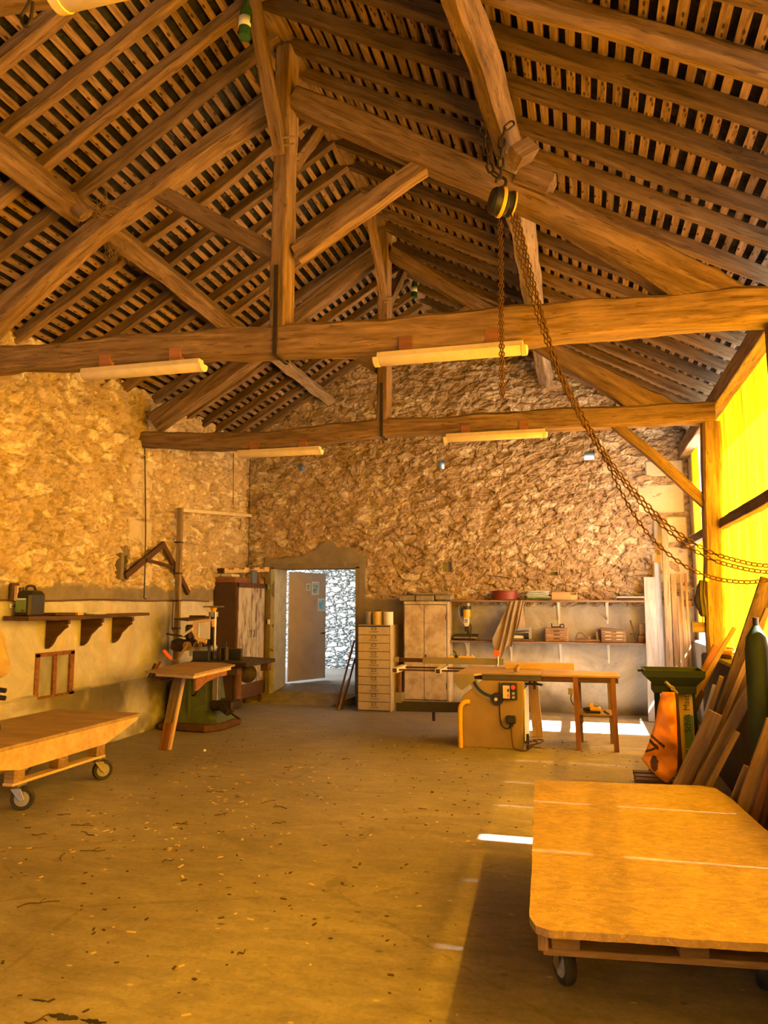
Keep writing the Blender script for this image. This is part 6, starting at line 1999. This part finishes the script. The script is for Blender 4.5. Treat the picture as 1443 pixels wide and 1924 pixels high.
lathe(bm, (1.05, 5.24, 0.0), [(0.05, 0), (0.072, 0.01), (0.072, 1.25), (0.06, 1.33), (0.03, 1.38), (0.02, 1.40)], (0, 0, 1), 24)
obj('cylinder_body', bm, 'green_dark', t, 0, True, sm_angle=0.7)
cy('valve', (1.05, 5.24, 1.395), (1.05, 5.24, 1.45), 0.018, 'iron', t)
# short offcuts lying on the wall beside the post
for k, (x, y, z, a, m, lab) in enumerate(((1.26, 7.55, 1.041, 0.3, 'plank', 'offcut lying lowest on the wall top right of the far post'), (1.28, 7.60, 1.077, -0.2, 'plank_red', 'offcut lying uppermost on the wall top right of the far post'), (1.47, 8.75, 1.041, 0.5, 'plank_new', 'pale offcut lying on the wall top in the open gap'))):
    bm = new_bm()
    R = Matrix.Rotation(a, 3, 'Z')
    box(bm, (x, y, z + 0.017), (0.07, 0.30, 0.034), R)
    o = obj('wood_offcut', bm, m, None, 0.003)
    tag(o, lab, 'wood offcut')

# ------------------------------------------------------------------ big cart in front
bc = thing('platform_cart', 'big platform cart with a worn chipboard top, front right', 'cart', (0.3, 3.9, 0.0), 'platform carts')
rr = random.Random(9)
out = []
def edge_pts(a, b, n, amp):
    a, b = V(a), V(b)
    nrm = V((b.y - a.y, a.x - b.x, 0)).normalized()
    return [a.lerp(b, i / n) + nrm * amp * (1.6 * noise.noise(V((i * 0.11, a.x * 9, 1))) + 1.1 * noise.noise(V((i * 0.45, a.x * 9, 5)))) for i in range(n)]
cor = [(-0.315, 4.96, 0), (0.66, 5.065, 0), (0.735, 5.02, 0), (0.78, 4.80, 0), (0.955, 2.88, 0), (-0.14, 2.765, 0), (-0.185, 2.79, 0), (-0.21, 2.86, 0)]
for i, (n, amp) in enumerate(((30, 0.003), (2, 0), (4, 0), (20, 0.003), (70, 0.004), (2, 0.002), (2, 0), (50, 0.004))):
    out += edge_pts(cor[i], cor[(i + 1) % len(cor)], n, amp)
bm = new_bm()
prism(bm, [V((p.x, p.y, 0.424)) for p in out], (0, 0, 0.026))
obj('deck_board', bm, 'chipboard', bc)
u = V((0.955 + 0.14, 2.88 - 2.765, 0)).normalized()
v = V((-0.05, 1, 0)).normalized()
o0 = V((-0.17, 2.90, 0))
for k in range(3):
    a = o0 + v * (0.10 + 0.85 * k) + V((0, 0, 0.30))
    br('bottom_board', a, a + u * 1.05, 0.10, 0.024, 'plank', bc)
    for j in range(3):
        c = o0 + v * (0.10 + 0.85 * k) + u * (0.08 + 0.44 * j) + V((0, 0, 0.365))
        bm = new_bm()
        box(bm, c, (0.10, 0.10, 0.105), rot_to(u))
        obj('spacer_block', bm, 'plank', bc, 0.003)
for j in range(3):
    a = o0 + u * (0.08 + 0.44 * j) + V((0, 0, 0.412))
    br('stringer', a, a + v * 1.95, 0.09, 0.02, 'plank', bc)
br('corner_post', (-0.165, 2.87, 0.345), (-0.165, 2.87, 0.424), 0.035, 0.045, 'plank', bc, up=(0, 1, 0))
for fu, fv, a in ((0.10, 0.44, 2.0), (0.86, 0.52, 1.2), (0.10, 1.70, 0.6), (0.93, 1.72, 2.6)):
    c = o0 + u * fu + v * fv
    caster(bc, c.x, c.y, 0.288, a, 0.078)
for fu in (0.10, 0.86):
    c = o0 + u * fu + v * 0.47 + V((0, 0, 0.30))
    br('caster_beam', c - v * 0.40, c + v * 1.4, 0.10, 0.022, 'shelf_dark', bc)

# ------------------------------------------------------------------ litter on the floor
rr = random.Random(21)
TW = [(-3.4, 4.8, 0.16, 0.1), (-3.25, 4.65, 0.14, 2.6), (-3.55, 4.55, 0.10, 0.4), (-3.0, 4.35, 0.15, 0.3), (-3.1, 4.2, 0.13, 2.2), (-3.6, 3.95, 0.12, 0.5), (-2.75, 3.55, 0.20, 0.6),
      (-2.95, 5.9, 0.15, 0.1), (-2.4, 5.7, 0.13, 0.9), (-2.25, 5.6, 0.16, 2.7), (-2.6, 5.3, 0.10, 1.2), (-3.7, 5.0, 0.09, 0.8), (-2.75, 5.0, 0.09, 0.2), (-2.1, 5.2, 0.10, 0.7), (-3.35, 3.6, 0.13, 0.1),
      (-3.9, 3.35, 0.17, 0.2), (-2.45, 4.3, 0.07, 1.1), (-3.2, 6.4, 0.10, 0.4), (-2.7, 6.9, 0.08, 0.3), (-2.3, 7.4, 0.07, 0.6), (-3.0, 7.7, 0.06, 2.0), (-2.0, 2.6, 0.08, 0.3), (-1.5, 3.3, 0.05, 1.0), (-1.2, 5.8, 0.06, 0.2)]
NEARS = 'scattered dry twigs on the concrete floor'
for k, (x, y, L, a) in enumerate(TW):
    d = V((math.cos(a), math.sin(a), 0))
    n = V((-d.y, d.x, 0))
    pts = [V((x, y, 0.005)) + d * L * (t - 0.5) + n * rr.uniform(-0.016, 0.016) + V((0, 0, rr.uniform(0, 0.006))) for t in (0, 0.25, 0.5, 0.75, 1)]
    bm = new_bm()
    tube(bm, smooth_path(pts, 3), [0.0032] * 6 + [0.0026] * 7, 5)
    if k % 3 == 0:
        q = pts[2]
        tube(bm, [q, q + n * 0.03 + d * 0.02 + V((0, 0, 0.004)), q + n * 0.055 + d * 0.03], 0.0022, 5)
    o = obj('dry_twig', bm, 'twig')
    tag(o, 'dark dry twig lying on the dusty concrete floor between the carts', 'twig', NEARS)
bm = new_bm()
for k in range(230):
    x, y = rr.uniform(-4.4, 0.6), rr.uniform(2.2, 9.5)
    if rr.random() < 0.5:
        x, y = rr.gauss(-2.6, 0.8), rr.gauss(5.2, 1.0)
    if x < -4.0 or (x > -0.5 and y < 5.3):
        continue
    s = rr.uniform(0.004, 0.013)
    box(bm, (x, y, 0.002), (s * rr.uniform(1.5, 4), s, 0.003), Matrix.Rotation(rr.uniform(0, PI), 3, 'Z'))
o = obj('wood_chips', bm, 'chip')
o['kind'] = 'stuff'
tag(o, 'pale wood chips and shavings strewn over the concrete floor', 'wood chips')
bm = new_bm()
for k in range(520):
    x, y = rr.uniform(-4.0, 0.8), rr.uniform(1.8, 9.0)
    if x > -0.5 and 2.6 < y < 5.3:
        continue
    s = rr.uniform(0.004, 0.014)
    box(bm, (x, y, 0.002), (s * rr.uniform(1, 3), s, 0.003), Matrix.Rotation(rr.uniform(0, PI), 3, 'Z'))
o = obj('dark_debris', bm, 'twig')
o['kind'] = 'stuff'
tag(o, 'tiny dark crumbs of bark and dirt strewn over the floor', 'debris')
# worn dark stains where the concrete has broken
bm = new_bm()
for cx, cy0, L, w in ((-1.93, 2.66, 0.12, 0.035), (-1.80, 2.66, 0.10, 0.03), (-1.72, 2.58, 0.12, 0.03), (-1.55, 2.56, 0.09, 0.028), (-2.10, 2.74, 0.07, 0.012)):
    n = 26
    pts = [(cx + (L / 2) * math.cos(a) * (0.7 + 0.6 * rr.random()), cy0 + (w / 2) * math.sin(a) * (0.5 + 1.0 * rr.random()), 0.0006) for a in [2 * PI * k / n for k in range(n)]]
    prism(bm, pts, (0, 0, 0.0012))
o = obj('trim_13', bm, 'rubber')
struct(o)
o = bx('white_pebble', (-3.86, 7.42, 0.0), (-3.835, 7.445, 0.022), 'white', None, 0.004)
tag(o, 'tiny white pebble lying on the floor before the green machine', 'pebble')

# ------------------------------------------------------------------ beyond the gap: a hedge seen in slices
def bush(c, r, label, seed):
    rb = random.Random(seed)
    t = thing('hedge_bush', label, 'bush', (c[0], c[1], -0.15))
    cy('stem', (c[0], c[1], -0.15), (c[0], c[1], c[2]), 0.05, 'twig', t)
    bm = new_bm()
    for k in range(900):
        d = V((rb.gauss(0, 1), rb.gauss(0, 1), rb.gauss(0, 1))).normalized() * r * rb.uniform(0.55, 1.0)
        p = V(c) + d
        a = V((rb.uniform(-1, 1), rb.uniform(-1, 1), rb.uniform(-1, 1))).normalized() * 0.07
        b = a.orthogonal().normalized() * 0.035
        bm.faces.new([bm.verts.new(q) for q in (p - a, p + b, p + a, p - b)])
    obj('foliage', bm, 'leaf_green', t)
bush((6.2, 33.5, 1.6), 1.7, 'leafy bush outside, glimpsed through the open gap by the far post', 3)
